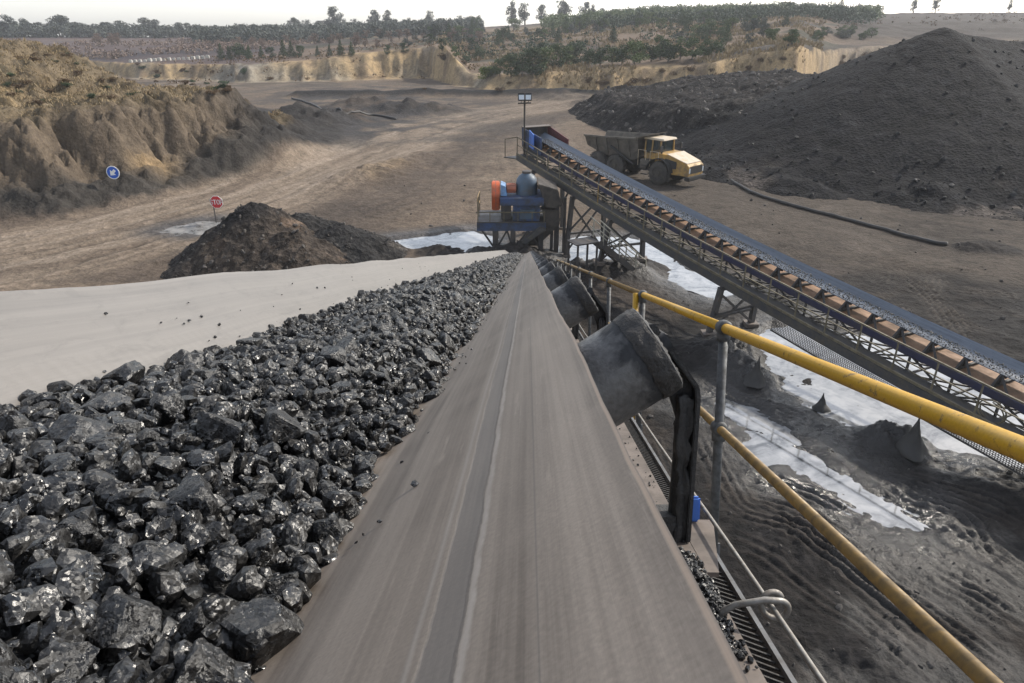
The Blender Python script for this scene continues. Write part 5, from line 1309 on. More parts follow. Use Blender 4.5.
    mb = MB(); bx(mb, (-1.05, 0.05, 2.60), (1.33, 1.60, 0.96)); mb.build('cab_window', M['glass'], cab)
    mb = MB(); mb.prism([T(-1.05, -0.80, 2.1), T(-0.38, -0.80, 2.1), T(-0.38, -0.80, 1.1), T(-1.05, -0.80, 1.1)], Rz @ Vector((0, -0.03, 0))); mb.build('cab_door', M['truck_yellow'], cab)
    for s in (-1, 1):
        mb = MB(); mb.bar(T(-0.3, s * 0.85, 2.9), T(0.05, s * 1.25, 2.85), 0.03, 0.03); bx(mb, (0.06, s * 1.3, 2.62), (0.06, 0.22, 0.42)); mb.build('mirror', M['black_plastic'], cab)
    # tank, exhaust and handrails behind and beside the cab
    mb = MB(); bx(mb, (-1.35, -1.05, 1.35), (0.9, 0.5, 0.7)); mb.build('side_tank', M['truck_body'], t, bevel=0.05)
    MB().cyl(T(-0.1, -0.98, 2.0), T(-0.1, -0.98, 2.75), 0.08, 10).build('exhaust', M['black_plastic'], t, 'auto')
    for (xa, xb) in ((-2.0, -1.3), (-0.9, -0.15)):
        MB().tube([T(xa, -1.25, 1.2), T(xa, -1.28, 2.35), T(xb, -1.28, 2.35), T(xb, -1.25, 1.2)], 0.028, 6).build('grab_rail', M['truck_hood'], t, True)
    mb = MB()
    for k in range(3): bx(mb, (-1.3, -1.30, 0.62 + 0.32 * k), (0.55, 0.2, 0.04))
    mb.build('step', M['black_plastic'], t)
    # tipping body: open tub with sloping tail and head board
    def sect(x, zb, zt, hb, ht): return [(x, -ht, zt), (x, -hb, zb), (x, hb, zb), (x, ht, zt)]
    secs = [sect(-2.15, 1.75, 3.25, 1.0, 1.38), sect(-2.55, 1.45, 3.12, 1.0, 1.42), sect(-5.6, 1.50, 2.95, 1.0, 1.42), sect(-7.35, 2.05, 2.88, 1.0, 1.42)]
    P = []; fs = []
    for s_ in secs: P += [T(*p) for p in s_]
    for s_ in secs:
        ins = [(x + (0.0), y * 0.94, z + (0.10 if abs(y) < 1.2 else 0.0)) for (x, y, z) in s_]; P += [T(*p) for p in ins]
    for i in range(3):
        a, b_ = i * 4, i * 4 + 4
        for k in range(3): fs.append((a + k, a + k + 1, b_ + k + 1, b_ + k))
        a2, b2_ = 16 + i * 4, 16 + i * 4 + 4
        for k in range(3): fs.append((a2 + k + 1, a2 + k, b2_ + k, b2_ + k + 1))
        fs += [(a, b_, b2_, a2), (a + 3, a2 + 3, b2_ + 3, b_ + 3)]
    fs += [(0, 3, 2, 1), (16, 17, 18, 19), (12, 13, 17 + 12, 16 + 12), (13, 14, 30, 29), (14, 15, 31, 30)]
    mb = MB(); mb.add(P, fs); body = mb.build('dump_body', M['truck_body'], t)
    mb = MB()
    for s in (-1, 1):
        mb.bar(T(-2.2, s * 1.45, 3.12), T(-5.6, s * 1.47, 2.92), 0.10, 0.14); mb.bar(T(-5.6, s * 1.47, 2.92), T(-7.35, s * 1.47, 2.86), 0.10, 0.14)
        for x in (-2.9, -4.0, -5.1, -6.2): mb.bar(T(x, s * 1.44, 2.95), T(x, s * 1.08, 1.65), 0.12, 0.09, Rz @ Vector((1, 0, 0)))
    mb.build('body_rib', M['truck_body'], body)
    mb = MB(); mb.prism([T(-2.1, -1.40, 3.22), T(-1.35, -1.30, 3.42), T(-1.35, 1.30, 3.42), T(-2.1, 1.40, 3.22)], (0, 0, 0.05)); mb.build('spill_guard', M['truck_body'], body)
    for s in (-1, 1):
        MB().cyl(T(-2.4, s * 1.22, 1.15), T(-4.7, s * 1.30, 2.3), 0.10, 10).build('tipping_ram', M['black_plastic'], t, 'auto')
    return t
make_truck()

# ------------------------------------------------------------------ road signs
def letters(mb, text, o, rx, uz, size, stroke, nrm, depth):
    G_ = {'S': [((1, 0.9), (.75, 1), (.25, 1), (0, .85), (0, .65), (.25, .52), (.75, .48), (1, .35), (1, .15), (.75, 0), (.25, 0), (0, .1))],
          'T': [((0, 1), (1, 1)), ((.5, 1), (.5, 0))], 'O': [((.3, 0), (0, .25), (0, .75), (.3, 1), (.7, 1), (1, .75), (1, .25), (.7, 0), (.3, 0))],
          'P': [((0, 0), (0, 1), (.7, 1), (1, .85), (1, .62), (.7, .48), (0, .48))]}
    w = size * 0.56; gap = size * 0.24; tot = len(text) * w + (len(text) - 1) * gap; x = -tot / 2
    for ch in text:
        for ln in G_[ch]:
            for (a, b) in zip(ln[:-1], ln[1:]):
                p = o + rx * (x + a[0] * w) + uz * ((a[1] - 0.5) * size); q = o + rx * (x + b[0] * w) + uz * ((b[1] - 0.5) * size)
                dd = (q - p).normalized() * stroke * 0.4; mb.bar(p - dd, q + dd, stroke, depth, nrm)
        x += w + gap
sp_ = hit(216.5, 223.5); stop = thing('stop_sign', sp_, 'small red octagonal stop sign on a thin post beside the haul road', 'road sign')
sc_ = at_y(216.5, 202, sp_.y); rxv, uzv, nv = Vector((1, 0, 0)), Vector((0, 0, 1)), Vector((0, -1, 0))
MB().cyl(sp_ - Vector((0, 0, .2)), (sp_.x, sp_.y + .05, sc_.z + 0.2), 0.035, 8).build('sign_post', M['dark_steel'], stop, 'auto')
def disc(mb, c, r, n, th, rot=0.0): return mb.prism([c + rxv * (r * math.cos(rot + 2 * math.pi * i / n)) + uzv * (r * math.sin(rot + 2 * math.pi * i / n)) for i in range(n)], nv * th)
mb = MB(); disc(mb, sc_, 0.40, 8, 0.02, math.pi / 8); pl = mb.build('sign_plate', M['white_paint'], stop)
mb = MB(); disc(mb, sc_ + nv * 0.022, 0.375, 8, 0.006, math.pi / 8); mb.build('sign_face', M['sign_red'], pl)
mb = MB(); letters(mb, 'STOP', sc_ + nv * 0.033, rxv, uzv, 0.25, 0.045, nv, 0.008); mb.build('lettering', M['white_paint'], pl)
bp = hit(113, 182); bs = thing('arrow_sign', bp, 'round blue arrow sign with white rim at the foot of the cut bank', 'road sign')
bc = at_y(113, 172.5, bp.y - 0.6); bp2 = Vector((bc.x, bc.y + .04, bp.z - 0.4))
MB().cyl(bp2, (bc.x, bc.y + .05, bc.z), 0.035, 8).build('sign_post', M['dark_steel'], bs, 'auto')
mb = MB(); disc(mb, bc, 0.44, 28, 0.02); pl = mb.build('sign_plate', M['white_paint'], bs)
mb = MB(); disc(mb, bc + nv * 0.022, 0.385, 28, 0.006); mb.build('sign_face', M['sign_blue'], pl)
mb = MB(); a45 = (rxv * -1 + uzv * -1).normalized(); o45 = (rxv * 1 + uzv * -1).normalized(); c_ = bc + nv * 0.031
mb.prism([c_ + a45 * 0.27, c_ + a45 * -0.02 + o45 * 0.24, c_ + a45 * -0.02 + o45 * 0.09, c_ - a45 * 0.24 + o45 * 0.09, c_ - a45 * 0.24 - o45 * 0.09, c_ + a45 * -0.02 - o45 * 0.09, c_ + a45 * -0.02 - o45 * 0.24], nv * 0.008)
mb.build('arrow_mark', M['white_paint'], pl)

# ------------------------------------------------------------------ hoses
def ground_hose(name, pts, r, label, mat):
    P = []
    W_ = [hit(*p) for p in pts]
    for i in range(len(W_) - 1):
        for k in range(8):
            t = k / 8; p0, p1, p2, p3 = W_[max(i - 1, 0)], W_[i], W_[i + 1], W_[min(i + 2, len(W_) - 1)]
            q = 0.5 * ((2 * p1) + (p2 - p0) * t + (2 * p0 - 5 * p1 + 4 * p2 - p3) * t * t + (3 * p1 - p0 - 3 * p2 + p3) * t ** 3)
            P.append(Vector((q.x, q.y, tz(q.x, q.y) + r * 0.9)))
    o = MB().tube(P, r, 8).build(name, mat, None, True); tag(o, label, 'hose'); return o
ground_hose('water_hose', [(706, 172), (722, 176), (740, 187), (760, 197), (790, 206), (820, 214), (850, 222), (900, 236), (930, 243), (948, 246)], 0.11, 'black hose snaking from the dump truck across the right side of the yard', M['hose'])
ground_hose('water_hose', [(292, 99), (306, 103), (318, 108), (338, 110), (352, 114), (374, 116), (398, 121)], 0.14, 'dark hose lying on the grey flat beyond the cut bank', M['hose'])
a = hit(312, 236); b_ = hit(318, 264)
pts = [a + Vector((0, 0.2, 0.05)), a + Vector((0.0, -0.1, 0.12)), a + (b_ - a) * 0.4 + Vector((-0.05, 0, 0.10)), a + (b_ - a) * 0.75 + Vector((0.02, 0, 0.08)), b_ + Vector((0.05, -0.1, 0.05))]
tag(MB().tube(pts, 0.06, 8).build('pale_pipe', M['pale_hose'], None, True), 'short pale bent pipe lying between the earth pile and the coal pile', 'pipe')

# ------------------------------------------------------------------ mud cones in the puddle
for (px, top, base, hw, lb) in ((755, 356, 379, 11, 'dark pointed mud cone left of the others, behind the nearest handrail post'), (821, 393, 411, 12, 'leaning dark mud cone in the middle of the white puddle'), (911, 416, 447, 13, 'tall dark mud cone nearest the yellow rail at the right')):
    g = hit(px, base); gb = g.z; tp = at_y(px, top, g.y); h = tp.z; wd = hw * 0.036; mb = MB(); P = []; fs = []; ns, nr_ = 20, 14
    for j in range(nr_):
        t = j / (nr_ - 1); r_ = wd * ((1 - t) ** 1.9 * 0.85 + 0.15 * (1 - t)) + 0.012
        for i in range(ns):
            a = 2 * math.pi * i / ns; q = r_ * (1 + 0.28 * mnoise.noise(Vector((math.cos(a) * 1.5 + px, math.sin(a) * 1.5, t * 5))) + 0.12 * mnoise.noise(Vector((math.cos(a) * 4 + px, math.sin(a) * 4, t * 14))))
            P.append((g.x + q * math.cos(a) + 0.10 * t * math.sin(px) * wd, g.y + q * math.sin(a), gb - 0.12 + (h - gb + 0.12) * t))
    for j in range(nr_ - 1):
        for i in range(ns): k = (i + 1) % ns; fs.append((j * ns + i, j * ns + k, (j + 1) * ns + k, (j + 1) * ns + i))
    fs.append(tuple((nr_ - 1) * ns + i for i in range(ns)))
    tag(mb.add(P, fs).build('mud_cone', M['mud_steel'], None, True), lb, 'mud cone', 'pointed mud cones')

# ------------------------------------------------------------------ white blocks along the field edge
mbk = None
for i in range(17):
    px = 131 + i * 4.8; g = hit(px, 62.6 - i * 0.26)
    if g.y < 120: continue
    if mbk is None:
        mb = MB(); mb.box((0, 0, 0.35), (0.95, 0.8, 0.8), None, (0.8, 0.75)); o = mb.build('white_block', M['block'], bevel=0.08); mbk = o
    else: o = mbk.copy(); col.objects.link(o)
    o.location = (g.x, g.y, g.z - 0.05); o.rotation_euler = (0, 0, random.uniform(-0.4, 0.4)); o.scale = (random.uniform(0.75, 1.1),) * 3
    tag(o, 'small white block in the row along the far dark field', 'block', 'white blocks along the dark field')
g = hit(767, 152); mb = MB(); mb.prism([(g.x - .9, g.y - .6, g.z + 1.25), (g.x - .1, g.y - .7, g.z + 1.0), (g.x + .7, g.y - .6, g.z + 1.35), (g.x + .6, g.y - .7, g.z + .5), (g.x - .1, g.y - .85, g.z + .1), (g.x - .75, g.y - .75, g.z + .45)], (0, 0.25, -0.05))
tag(mb.build('ochre_slab', M['terracotta'], bevel=0.05), 'ragged ochre slab stuck in the dark spoil below the stockpile', 'slab')

# ================================================================== TREES AND BUSHES
def leaf_cloud(centres, radii, n_per, size, seed, flat=0.6):
    r = np.random.default_rng(seed); V = []
    for (c, rad) in zip(centres, radii):
        n = int(n_per * 1.7 * (rad ** 1.6)); d = r.normal(size=(n, 3)); d /= np.linalg.norm(d, axis=1)[:, None]
        p = np.array(c) + d * (rad * r.uniform(0.35, 1.05, n) ** 0.7)[:, None] * np.array([1, 1, flat])
        a = r.normal(size=(n, 3)); a /= np.linalg.norm(a, axis=1)[:, None]; b = np.cross(a, r.normal(size=(n, 3))); b /= np.linalg.norm(b, axis=1)[:, None]
        s = (0.78 * size * r.uniform(0.5, 1.3, n))[:, None]
        V.append(np.stack([p - a * s, p - b * s * 0.55, p + a * s, p + b * s * 0.55], 1))
    return np.concatenate(V).reshape(-1, 3)
def make_tree(kind, seed, label, cat, group):
    r = random.Random(seed); t = thing(kind[0], (0, 0, 0), label, cat, group); shape, mat = kind[1], kind[2]
    cs, rs = [], []; mb = MB()
    if shape == 'gum':           # tall trunk, open clumped crown
        mb.cyl((0, 0, -0.5), (r.uniform(-.3, .3), 0, 6.0), 0.36, 7, 0.2)
        for k in range(20):
            a = r.uniform(0, 6.28); d = r.uniform(0.3, 2.6); c = (d * math.cos(a), d * math.sin(a), r.uniform(2.2, 9.8) - d * 0.2); cs.append(c); rs.append(r.uniform(0.7, 1.7))
            mb.cyl((0, 0, r.uniform(2.5, 5)), c, 0.09, 5, 0.03)
        V = leaf_cloud(cs, rs, 42, 0.36, seed, 0.85)
    elif shape == 'round':       # full rounded crown from near the ground
        mb.cyl((0, 0, -0.5), (0, 0, 4.0), 0.22, 7, 0.1)
        for k in range(15):
            a = r.uniform(0, 6.28); h = r.uniform(1.3, 7.2); mx = 3.0 * math.sqrt(max(0.1, 1 - ((h - 3.6) / 4.4) ** 2)); d = mx * r.uniform(0.3, 1)
            c = (d * math.cos(a), d * math.sin(a), h); cs.append(c); rs.append(r.uniform(0.9, 1.6)); mb.cyl((0, 0, min(h * 0.6, 3.6)), c, 0.07, 5, 0.03)
        V = leaf_cloud(cs, rs, 46, 0.34, seed, 0.8)
    elif shape == 'cone':
        mb.cyl((0, 0, -0.5), (0, 0, 8.5), 0.17, 7, 0.04)
        for k in range(22):
            h = 0.9 + 8.3 * k / 21; d = 1.9 * (1 - h / 9.8); a = k * 2.4 + r.uniform(-.3, .3); c = (d * math.cos(a), d * math.sin(a), h); cs.append(c); rs.append(0.45 + 0.55 * d)
            mb.cyl((0, 0, h), c, 0.04, 4, 0.02)
        V = leaf_cloud(cs, rs, 60, 0.28, seed, 0.8)
    elif shape == 'bare':        # twiggy winter crown
        mb.cyl((0, 0, -0.5), (0, 0, 4.0), 0.18, 6, 0.07)
        for k in range(26):
            a = r.uniform(0, 6.28); d = r.uniform(0.5, 2.3); h = r.uniform(3.5, 7.8); c = (d * math.cos(a), d * math.sin(a), h); mb.cyl((0, 0, r.uniform(1.0, 3.8)), c, 0.06, 4, 0.02); cs.append(c); rs.append(r.uniform(.5, 1.0))
        V = leaf_cloud(cs, rs, 34, 0.30, seed, 0.9)
    else:                        # bush
        for k in range(9):
            a = r.uniform(0, 6.28); d = r.uniform(0, 1.0); c = (d * math.cos(a), d * math.sin(a), r.uniform(.25, 1.2)); cs.append(c); rs.append(r.uniform(.4, .75)); mb.cyl((0, 0, -0.2), c, 0.035, 4, 0.015)
        V = leaf_cloud(cs, rs, 150, 0.15, seed, 0.8)
    np_obj('crown', V, np.arange(len(V)).reshape(-1, 4), mat, t, False)
    mb.build('stems' if shape == 'bush' else 'trunk', M['trunk'], t)
    return t
NAT = {'gum': 10.5, 'round': 8.2, 'cone': 9.3, 'bare': 8.4, 'bush': 1.7}
PROTO = {}
def plant(kind, px, py, hpx, label, cat, group, sky=False, wide=1.0, nvar=3):
    if sky:
        th_ = bearing(px, py); g = Vector((RS * 0.97 * math.sin(th_), RS * 0.97 * math.cos(th_), 0)); g.z = tz(g.x, g.y)
        D_ = at_y(px, py, g.y); top_ = at_y(px, py - hpx, g.y); H = max(2.0, top_.z - g.z)
    else:
        g = hit(px, py); top_ = at_y(px, py - hpx, g.y); H = max(0.4, top_.z - g.z)
    var = random.randrange(nvar); key = (kind[0], kind[1], kind[2].name, var)
    if key not in PROTO:
        o = PROTO[key] = make_tree(kind, 900 + len(PROTO) * 13, label, cat, group)
    else: o = dup(PROTO[key])
    k = H / NAT[kind[1]]; wv = wide * random.uniform(0.9, 1.15)
    o.location = (g.x, g.y, g.z - 0.1); o.rotation_euler = (0, 0, random.uniform(0, 6.28)); o.scale = (k * wv, k * wv, k)
    o['label'] = label; o['category'] = cat; o['group'] = group
    return o
KD = ('dark_tree', 'round', M['leaf_dark']); KG = ('green_tree', 'round', M['leaf_green']); KB = ('gum_tree', 'gum', M['leaf_blue']); KP = ('pine_tree', 'cone', M['leaf_dark'])
KR = ('bare_tree', 'bare', M['leaf_brown']); KS = ('rusty_bush', 'bush', M['leaf_rust']); KL = ('lime_bush', 'bush', M['leaf_lime']); KU = ('green_bush', 'bush', M['leaf_dark'])
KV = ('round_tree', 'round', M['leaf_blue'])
# left skyline
GL = 'hazy trees on the left skyline'; LL = 'hazy blue-grey round-crowned tree on the left skyline'
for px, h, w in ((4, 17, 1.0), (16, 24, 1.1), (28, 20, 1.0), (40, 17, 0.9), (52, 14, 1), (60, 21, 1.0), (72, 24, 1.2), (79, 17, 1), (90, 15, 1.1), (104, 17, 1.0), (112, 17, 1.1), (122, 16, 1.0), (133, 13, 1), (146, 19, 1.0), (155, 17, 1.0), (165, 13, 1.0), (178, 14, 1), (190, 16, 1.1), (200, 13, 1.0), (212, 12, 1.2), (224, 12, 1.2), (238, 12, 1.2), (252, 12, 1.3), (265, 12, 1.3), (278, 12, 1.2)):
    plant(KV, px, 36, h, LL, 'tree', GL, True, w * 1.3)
# middle skyline
GM = 'trees on the middle skyline'; LM = 'hazy open-crowned tree standing on the middle skyline'
for px in range(290, 480, 9):
    plant(KB if random.random() < 0.6 else KV, px + random.uniform(-3, 3), 34 - (px - 290) * 0.012, random.uniform(12, 19), LM, 'tree', GM, True, 1.2)
for px, h in ((335, 23), (376, 19), (390, 19), (430, 18), (512, 22), (525, 21), (541, 19), (560, 24), (566, 22), (585, 22), (592, 18), (602, 15), (612, 14), (636, 14), (648, 13), (664, 14), (676, 12)):
    plant(KB, px, 27 if px < 500 else 22, h, LM, 'tree', GM, True, 1.0)
plant(KB, 748, 14, 14, 'single slim tree rising above the green belt right of centre', 'tree', None, True, 0.55)
# lone trees on the bare right skyline
for (k, px, h, lb, w) in ((KP, 840, 15, 'tallest lone conifer on the bare skyline left of the stockpile', 1.2), (KB, 857, 11, 'lone small round tree on the bare skyline next to a conifer', 0.9), (KP, 876, 8, 'tiny lone conifer on the bare skyline', 0.8),
                   (KB, 913, 17, 'left tree of a close pair on the skyline above the stockpile slope', 0.75), (KB, 935, 18, 'right tree of a close pair on the skyline above the stockpile slope', 1.0), (KB, 1008, 15, 'lone tree on the skyline at the far right above the stockpile', 0.7)):
    o = plant(k, px, 13, h, lb, 'tree', None, True, w)
    if 'group' in o: del o['group']
# woods on the left flat
GW = 'trees in the grey wood across the left flat'; LW = 'grey-brown twiggy tree in the hazy wood beyond the pale cutting'
for i in range(46):
    px = random.uniform(205, 480); py = random.uniform(40, 49) - max(0, (px - 400)) * 0.03
    plant(KR if random.random() < 0.6 else KV, px, py, random.uniform(8, 13), LW, 'tree', GW, False, 1.25)
for i in range(9): plant(KR, random.uniform(92, 125), random.uniform(43, 47), random.uniform(9, 14), 'pale bare tree on the purplish far field at the left', 'tree', 'bare trees on the left field', False, 1.0)
GX = 'dark trees in front of the grey wood'; LX = 'dark green tree in the low row behind the pale left cutting'
for px, h in ((222, 17), (230, 14), (240, 19), (250, 14), (262, 13), (272, 12), (284, 18), (292, 17), (300, 13), (318, 11), (330, 12), (341, 16), (352, 14), (388, 10), (404, 12)):
    plant(KD if random.random() < .7 else KP, px, 60 - (px - 220) * 0.035, h, LX, 'tree', GX, False, 1.1)
# dark trees standing on the terrace above the sandy bank
GT = 'dark trees on the terrace above the sandy bank'; LT = 'dark green bushy tree on the terrace above the sandy bank'
for px, py, h in ((492, 78, 16), (500, 76, 20), (511, 77, 24), (522, 77, 28), (533, 76, 30), (545, 72, 28), (556, 68, 26), (566, 67, 22), (576, 66, 25), (588, 66, 22), (600, 66, 24), (612, 65, 20), (622, 65, 26), (634, 66, 29), (640, 63, 24), (651, 62, 22), (660, 60, 26), (668, 62, 24), (680, 60, 24), (692, 60, 26), (704, 58, 20), (716, 57, 22), (540, 60, 20), (570, 58, 18), (466, 66, 12), (472, 52, 16), (455, 58, 14), (480, 60, 16), (442, 50, 12)):
    plant(random.choice([KD, KD, KG, KD]), px, py, h, LT, 'tree', GT, False, 1.15)
plant(KL, 488, 78, 13, 'yellow-green bush at the left end of the dark terrace trees', 'bush', None, False, 1.2)
# green belt over the hillside
GH = 'trees of the green belt on the hillside'; LH = 'mid-green tree in the dense belt across the hillside'
for i in range(80):
    px = random.uniform(415, 880)
    py = (45 if px < 560 else 40) + random.uniform(-14, 2) if px < 600 else random.uniform(24, 45)
    if px > 800: py = random.uniform(34, 42)
    plant(random.choice([KD, KG, KG, KV, KP]), px, py, random.uniform(11, 18) if px < 800 else random.uniform(8, 12), LH, 'tree', GH, False, 1.25)
# bushes
GS = 'rusty bushes on the sandy bank'; LS = 'rusty brown bush growing on the sandy bank'
for px, py, h in ((590, 82, 8), (598, 84, 5), (606, 84, 6), (635, 84, 9), (644, 83, 7), (628, 86, 6), (565, 87, 5), (662, 72, 5), (676, 76, 7), (690, 72, 8), (712, 72, 6), (716, 80, 10), (733, 86, 12), (742, 84, 9), (750, 70, 7), (763, 62, 6), (690, 86, 6), (776, 75, 7), (783, 60, 5), (738, 78, 8), (752, 78, 7), (840, 66, 9), (842, 58, 5), (868, 60, 9), (510, 84, 4), (425, 90, 4), (500, 91, 5), (445, 60, 9), (306, 80, 4), (271, 80, 5)):
    plant(KS, px, py, h, LS, 'bush', GS, False, 1.3)
plant(KU, 869, 60, 10, 'dark green bush alone on the pale bank left of the stockpile', 'bush', None, False, 1.1); plant(KU, 244, 74, 7, 'small dark bush alone before the pale left cutting', 'bush', None, False, 1.0)
GE = 'low scrub on the cut bank'; LE = 'low brown scrub bush on top of the left cut bank'
for i in range(55):
    px = random.uniform(-4, 240); lo, hi = (50 + max(0, px - 60) * 0.14), 108 - px * 0.06
    py = random.uniform(lo, hi)
    plant(random.choice([KS, KS, KU]), px, py, random.uniform(2.0, 5.0), LE, 'bush', GE, False, 1.7)

# ------------------------------------------------------------------ far woods behind the individual trees
r2 = np.random.default_rng(5)
def thicket(name, px0, px1, r0, r1, n, h0, h1, rad, leaf, mat, label, seed, dens=9, patch=None):
    th_ = r2.uniform(bearing(px0, 36), bearing(px1, 20), n); rd = r2.uniform(r0, r1, n); x = rd * np.sin(th_); y = rd * np.cos(th_)
    if patch is not None:
        k = fbm(x / 30, y / 30, seed + 200, 3) > patch; x, y = x[k], y[k]
    zz = terrain(x, y); m = len(x)
    V = leaf_cloud([(a, b, c + r2.uniform(h0, h1)) for a, b, c in zip(x, y, zz)], r2.uniform(rad * 0.6, rad * 1.3, m), dens, leaf, seed, 0.8)
    tag(np_obj(name, V, np.arange(len(V)).reshape(-1, 4), mat, None, False), label, 'woodland', None, 'stuff')
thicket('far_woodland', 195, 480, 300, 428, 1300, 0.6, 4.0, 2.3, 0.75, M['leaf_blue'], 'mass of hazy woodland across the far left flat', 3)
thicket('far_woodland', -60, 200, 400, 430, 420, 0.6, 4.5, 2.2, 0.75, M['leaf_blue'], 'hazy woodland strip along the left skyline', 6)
thicket('far_woodland', 545, 880, 300, 425, 1500, 0.5, 3.8, 2.2, 0.6, M['leaf_green'], 'dense green thicket covering the far hillside', 9, 9, -0.12)
thicket('far_woodland', 600, 872, 255, 400, 1100, 0.4, 3.4, 2.0, 0.55, M['leaf_dark'], 'dark green band of thicket on the right hillside', 31, 9, -0.25)
thicket('far_scrub', 430, 760, 175, 285, 420, 0.2, 1.2, 1.1, 0.4, M['leaf_dark'], 'patchy dark scrub on the terraces above the sandy bank', 12, 12, 0.08)
thicket('far_scrub', 430, 800, 150, 300, 420, 0.1, 0.6, 0.8, 0.3, M['leaf_rust'], 'low rusty scrub on the terraces above the sandy bank', 21, 14, 0.05)
thicket('far_scrub', 800, 1100, 200, 425, 420, 0.0, 0.7, 0.9, 0.35, M['leaf_rust'], 'low dry scrub over the bare right hillside', 33, 12, 0.0)
thicket('far_scrub', 150, 470, 158, 215, 260, 0.0, 0.6, 0.8, 0.3, M['leaf_rust'], 'low dry scrub along the pale left cutting', 34, 12, -0.05)
thicket('far_scrub', 60, 330, 215, 330, 500, 0.2, 1.0, 1.2, 0.4, M['leaf_brown'], 'purplish brown scrub on the far left field', 15, 14, 0.0)
# dry grass on the cut bank and the sandy bank
def tufts(x, y, h, seed):
    z = terrain(x, y); r = np.random.default_rng(seed); n = len(x); V = []
    for k in range(3):
        a = r.uniform(0, 6.28, n); lean = r.normal(0, 0.35, (n, 2)); wd = h * r.uniform(0.12, 0.28, n); px = x + r.normal(0, 0.12, n); py = y + r.normal(0, 0.12, n)
        dx, dy = np.cos(a) * wd, np.sin(a) * wd; hh = h * r.uniform(0.6, 1.2, n)
        V.append(np.stack([np.c_[px - dx, py - dy, z - 0.03], np.c_[px + dx, py + dy, z - 0.03], np.c_[px + dx * .5 + lean[:, 0] * hh, py + dy * .5 + lean[:, 1] * hh, z + hh], np.c_[px - dx * .7 + lean[:, 0] * hh, py - dy * .7 + lean[:, 1] * hh, z + hh * .9]], 1))
    return np.concatenate(V).reshape(-1, 3)
M['straw'] = leaf_mat('straw', (0.21, 0.155, 0.085), (0.30, 0.235, 0.14))
x = r2.uniform(-75, -14, 70000); y = r2.uniform(40, 100, 70000); e = sdf(x, y, EMB); dn_ = fbm(x / 3, y / 3, 120, 3)
k = (e > 6.0) & (dn_ > -0.25) & (y < 90); x, y = x[k], y[k]
V = tufts(x, y, 0.08 + 0.14 * r2.random(len(x)) ** 2, 4)
tag(np_obj('dry_grass', V, np.arange(len(V)).reshape(-1, 4), M['straw'], None, False), 'dry straw grass covering the top of the left cut bank', 'grass', None, 'stuff')

th_ = r2.uniform(bearing(440, 70), bearing(820, 60), 26000); rd = r2.uniform(110, 330, 26000); x = rd * np.sin(th_); y = rd * np.cos(th_)
k = (terrain(x, y) > 1.0) & (fbm(x / 9, y / 9, 130, 3) > 0.0); x, y = x[k], y[k]
V = tufts(x, y, 0.35 + 0.5 * r2.random(len(x)) ** 2, 14)
tag(np_obj('dry_grass', V, np.arange(len(V)).reshape(-1, 4), M['straw'], None, False), 'dry straw grass over the far sandy terraces', 'grass', None, 'stuff')
# loose stones on the yard, spoil bank and slopes
n = 1000; px = r2.uniform(350, 1030, n); py = 185 + 495 * r2.random(n) ** 1.3; P = np.array([list(ground_pt(a, b)[:2]) for a, b in zip(px, py)]); ok = np.hypot(P[:, 0], P[:, 1]) > 9; P = P[ok]
zz = terrain(P[:, 0], P[:, 1]); sz = (0.02 + 0.09 * r2.random(len(P)) ** 5) * (0.6 + np.hypot(P[:, 0], P[:, 1]) / 60)
M['stone'] = paint('stone', (0.10, 0.088, 0.078), (0.04, 0.037, 0.035), 0.5, 0.85, scale=1.5)
tag(merged_rocks('loose_stones', protos_lo, np.c_[P, zz + sz * 0.2], sz, M['stone'], 1.0), 'loose stones strewn over the yard', 'stones', None, 'stuff')
n = 2200; x = r2.uniform(8, 46, n); y = r2.uniform(50, 100, n); h = berm_h(x, y); k = (h > 0.15) & (sdf(x, y, BERM) > 0); x, y, h = x[k], y[k], h[k]
sz = 0.07 + 0.30 * r2.random(len(x)) ** 5; M['stone_pale'] = paint('stone_pale', (0.15, 0.135, 0.122), (0.05, 0.047, 0.045), 0.5, 0.85, scale=1.2)
tag(merged_rocks('spoil_stones', protos_lo, np.c_[x, y, terrain(x, y) + h + sz * 0.2], sz, M['stone_pale'], 1.0), 'grey stones scattered over the spoil bank', 'stones', None, 'stuff')
n = 5200; x = r2.uniform(14, 80, n); y = r2.uniform(40, 74, n); h = stock_h(x, y); k = (h > 0.05) & (r2.random(n) < np.where(h < 2.2, 1.0, 0.35)); x, y, h = x[k], y[k], h[k]
sz = 0.05 + 0.22 * r2.random(len(x)) ** 6; M['stone_coal'] = paint('stone_coal', (0.020, 0.020, 0.022), (0.009, 0.009, 0.010), 0.5, 0.7, scale=1.2)
tag(merged_rocks('stockpile_lumps', protos_lo, np.c_[x, y, terrain(x, y) + h + sz * 0.15], sz, M['stone_coal'], 1.0), 'coal lumps rolled down over the black stockpile and its foot', 'coal', None, 'stuff')
for (hp, pp, n, lb, nm) in ((pile1_h, P1, 900, 'clods lying on the brown earth pile', 'earth_clods'), (pile2_h, P2, 600, 'clods lying on the black coal pile', 'coal_clods')):
    x = pp.x + r2.uniform(-6, 7, n); y = pp.y + r2.uniform(-6, 6, n); h = hp(x, y); k = h > 0.05; x, y, h = x[k], y[k], h[k]; sz = 0.03 + 0.13 * r2.random(len(x)) ** 3
    tag(merged_rocks(nm, protos_lo, np.c_[x, y, terrain(x, y) + h + sz * 0.2], sz, M['stone'], 1.0), lb, 'clods', None, 'stuff')

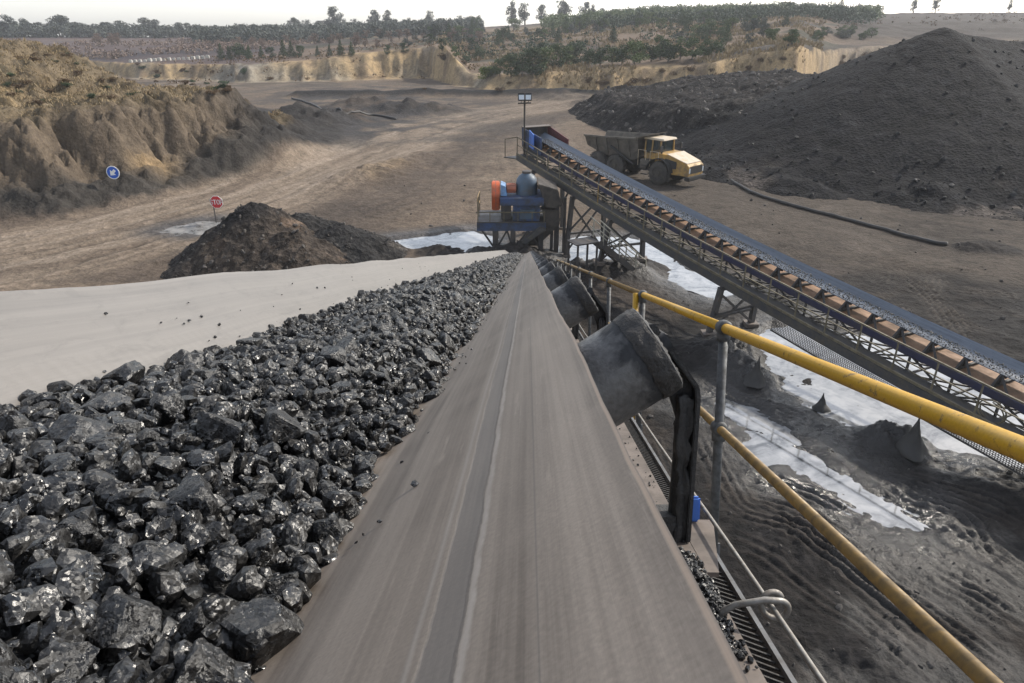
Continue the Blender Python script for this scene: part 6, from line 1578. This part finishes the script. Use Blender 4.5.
# ------------------------------------------------------------------ smoke puff and haze
def volume_mat(name, colr, dens, noise_scale=None):
    m = bpy.data.materials.new(name); m.use_nodes = True; nt = m.node_tree; nt.nodes.clear()
    o = nt.nodes.new('ShaderNodeOutputMaterial'); v = nt.nodes.new('ShaderNodeVolumePrincipled')
    v.inputs['Color'].default_value = (*colr, 1); v.inputs['Density'].default_value = dens; v.inputs['Anisotropy'].default_value = 0.2
    nt.links.new(v.outputs[0], o.inputs['Volume']); return m
HZ = 0.00033
mb = MB(); mb.box((0, 100, 16), (2600, 2500, 76)); hz = mb.build('haze', volume_mat('haze_air', (0.93, 0.95, 1.0), HZ)); tag(hz, kind='stuff'); hz['label'] = 'thin pale haze filling the air over the whole pit'

# ------------------------------------------------------------------ labels for the trees and bushes that stand in rows: each is found from a landmark below it
ORD = ['first', 'second', 'third', 'fourth', 'fifth', 'sixth', 'seventh', 'eighth', 'ninth', 'tenth']
MARKS = [(25, 'the left photo edge'), (113, 'the arrow sign'), (216, 'the stop sign'), (300, 'the coal pile'), (385, 'the left puddle'), (460, 'the conveyor foot'), (524, 'the floodlight mast'), (560, 'the maroon hood side'), (620, 'the dump body'), (680, 'the truck hood'), (740, 'the long black hose'), (800, 'the spoil bank')]
def px_of(p):
    d = p.y * CP - (p.z - CAM_H) * SP; return 512 + F * p.x / d
for grp, what in ((GL, 'hazy skyline tree'), (GM, 'open-crowned skyline tree'), (GX, 'dark low-row tree'), (GT, 'dark terrace tree'), (GS, 'rusty bush')):
    os_ = sorted([o for o in bpy.data.objects if o.get('group') == grp and o.parent is None], key=lambda o: px_of(o.location)); xs = [px_of(o.location) for o in os_]
    lo, hi = xs[0] - 20, xs[-1] + 20; anchor = {}
    for mx, nm in MARKS:
        if lo <= mx <= hi:
            k = min(range(len(xs)), key=lambda q: abs(xs[q] - mx))
            if k not in anchor: anchor[k] = nm
    for q, o in enumerate(os_):
        k = min(anchor, key=lambda a: abs(a - q)); n_ = q - k
        o['label'] = f'{what} straight above {anchor[k]}' if n_ == 0 else f"{what}, {ORD[min(abs(n_), 10) - 1]} to the {'right' if n_ > 0 else 'left'} of the one above {anchor[k]}"
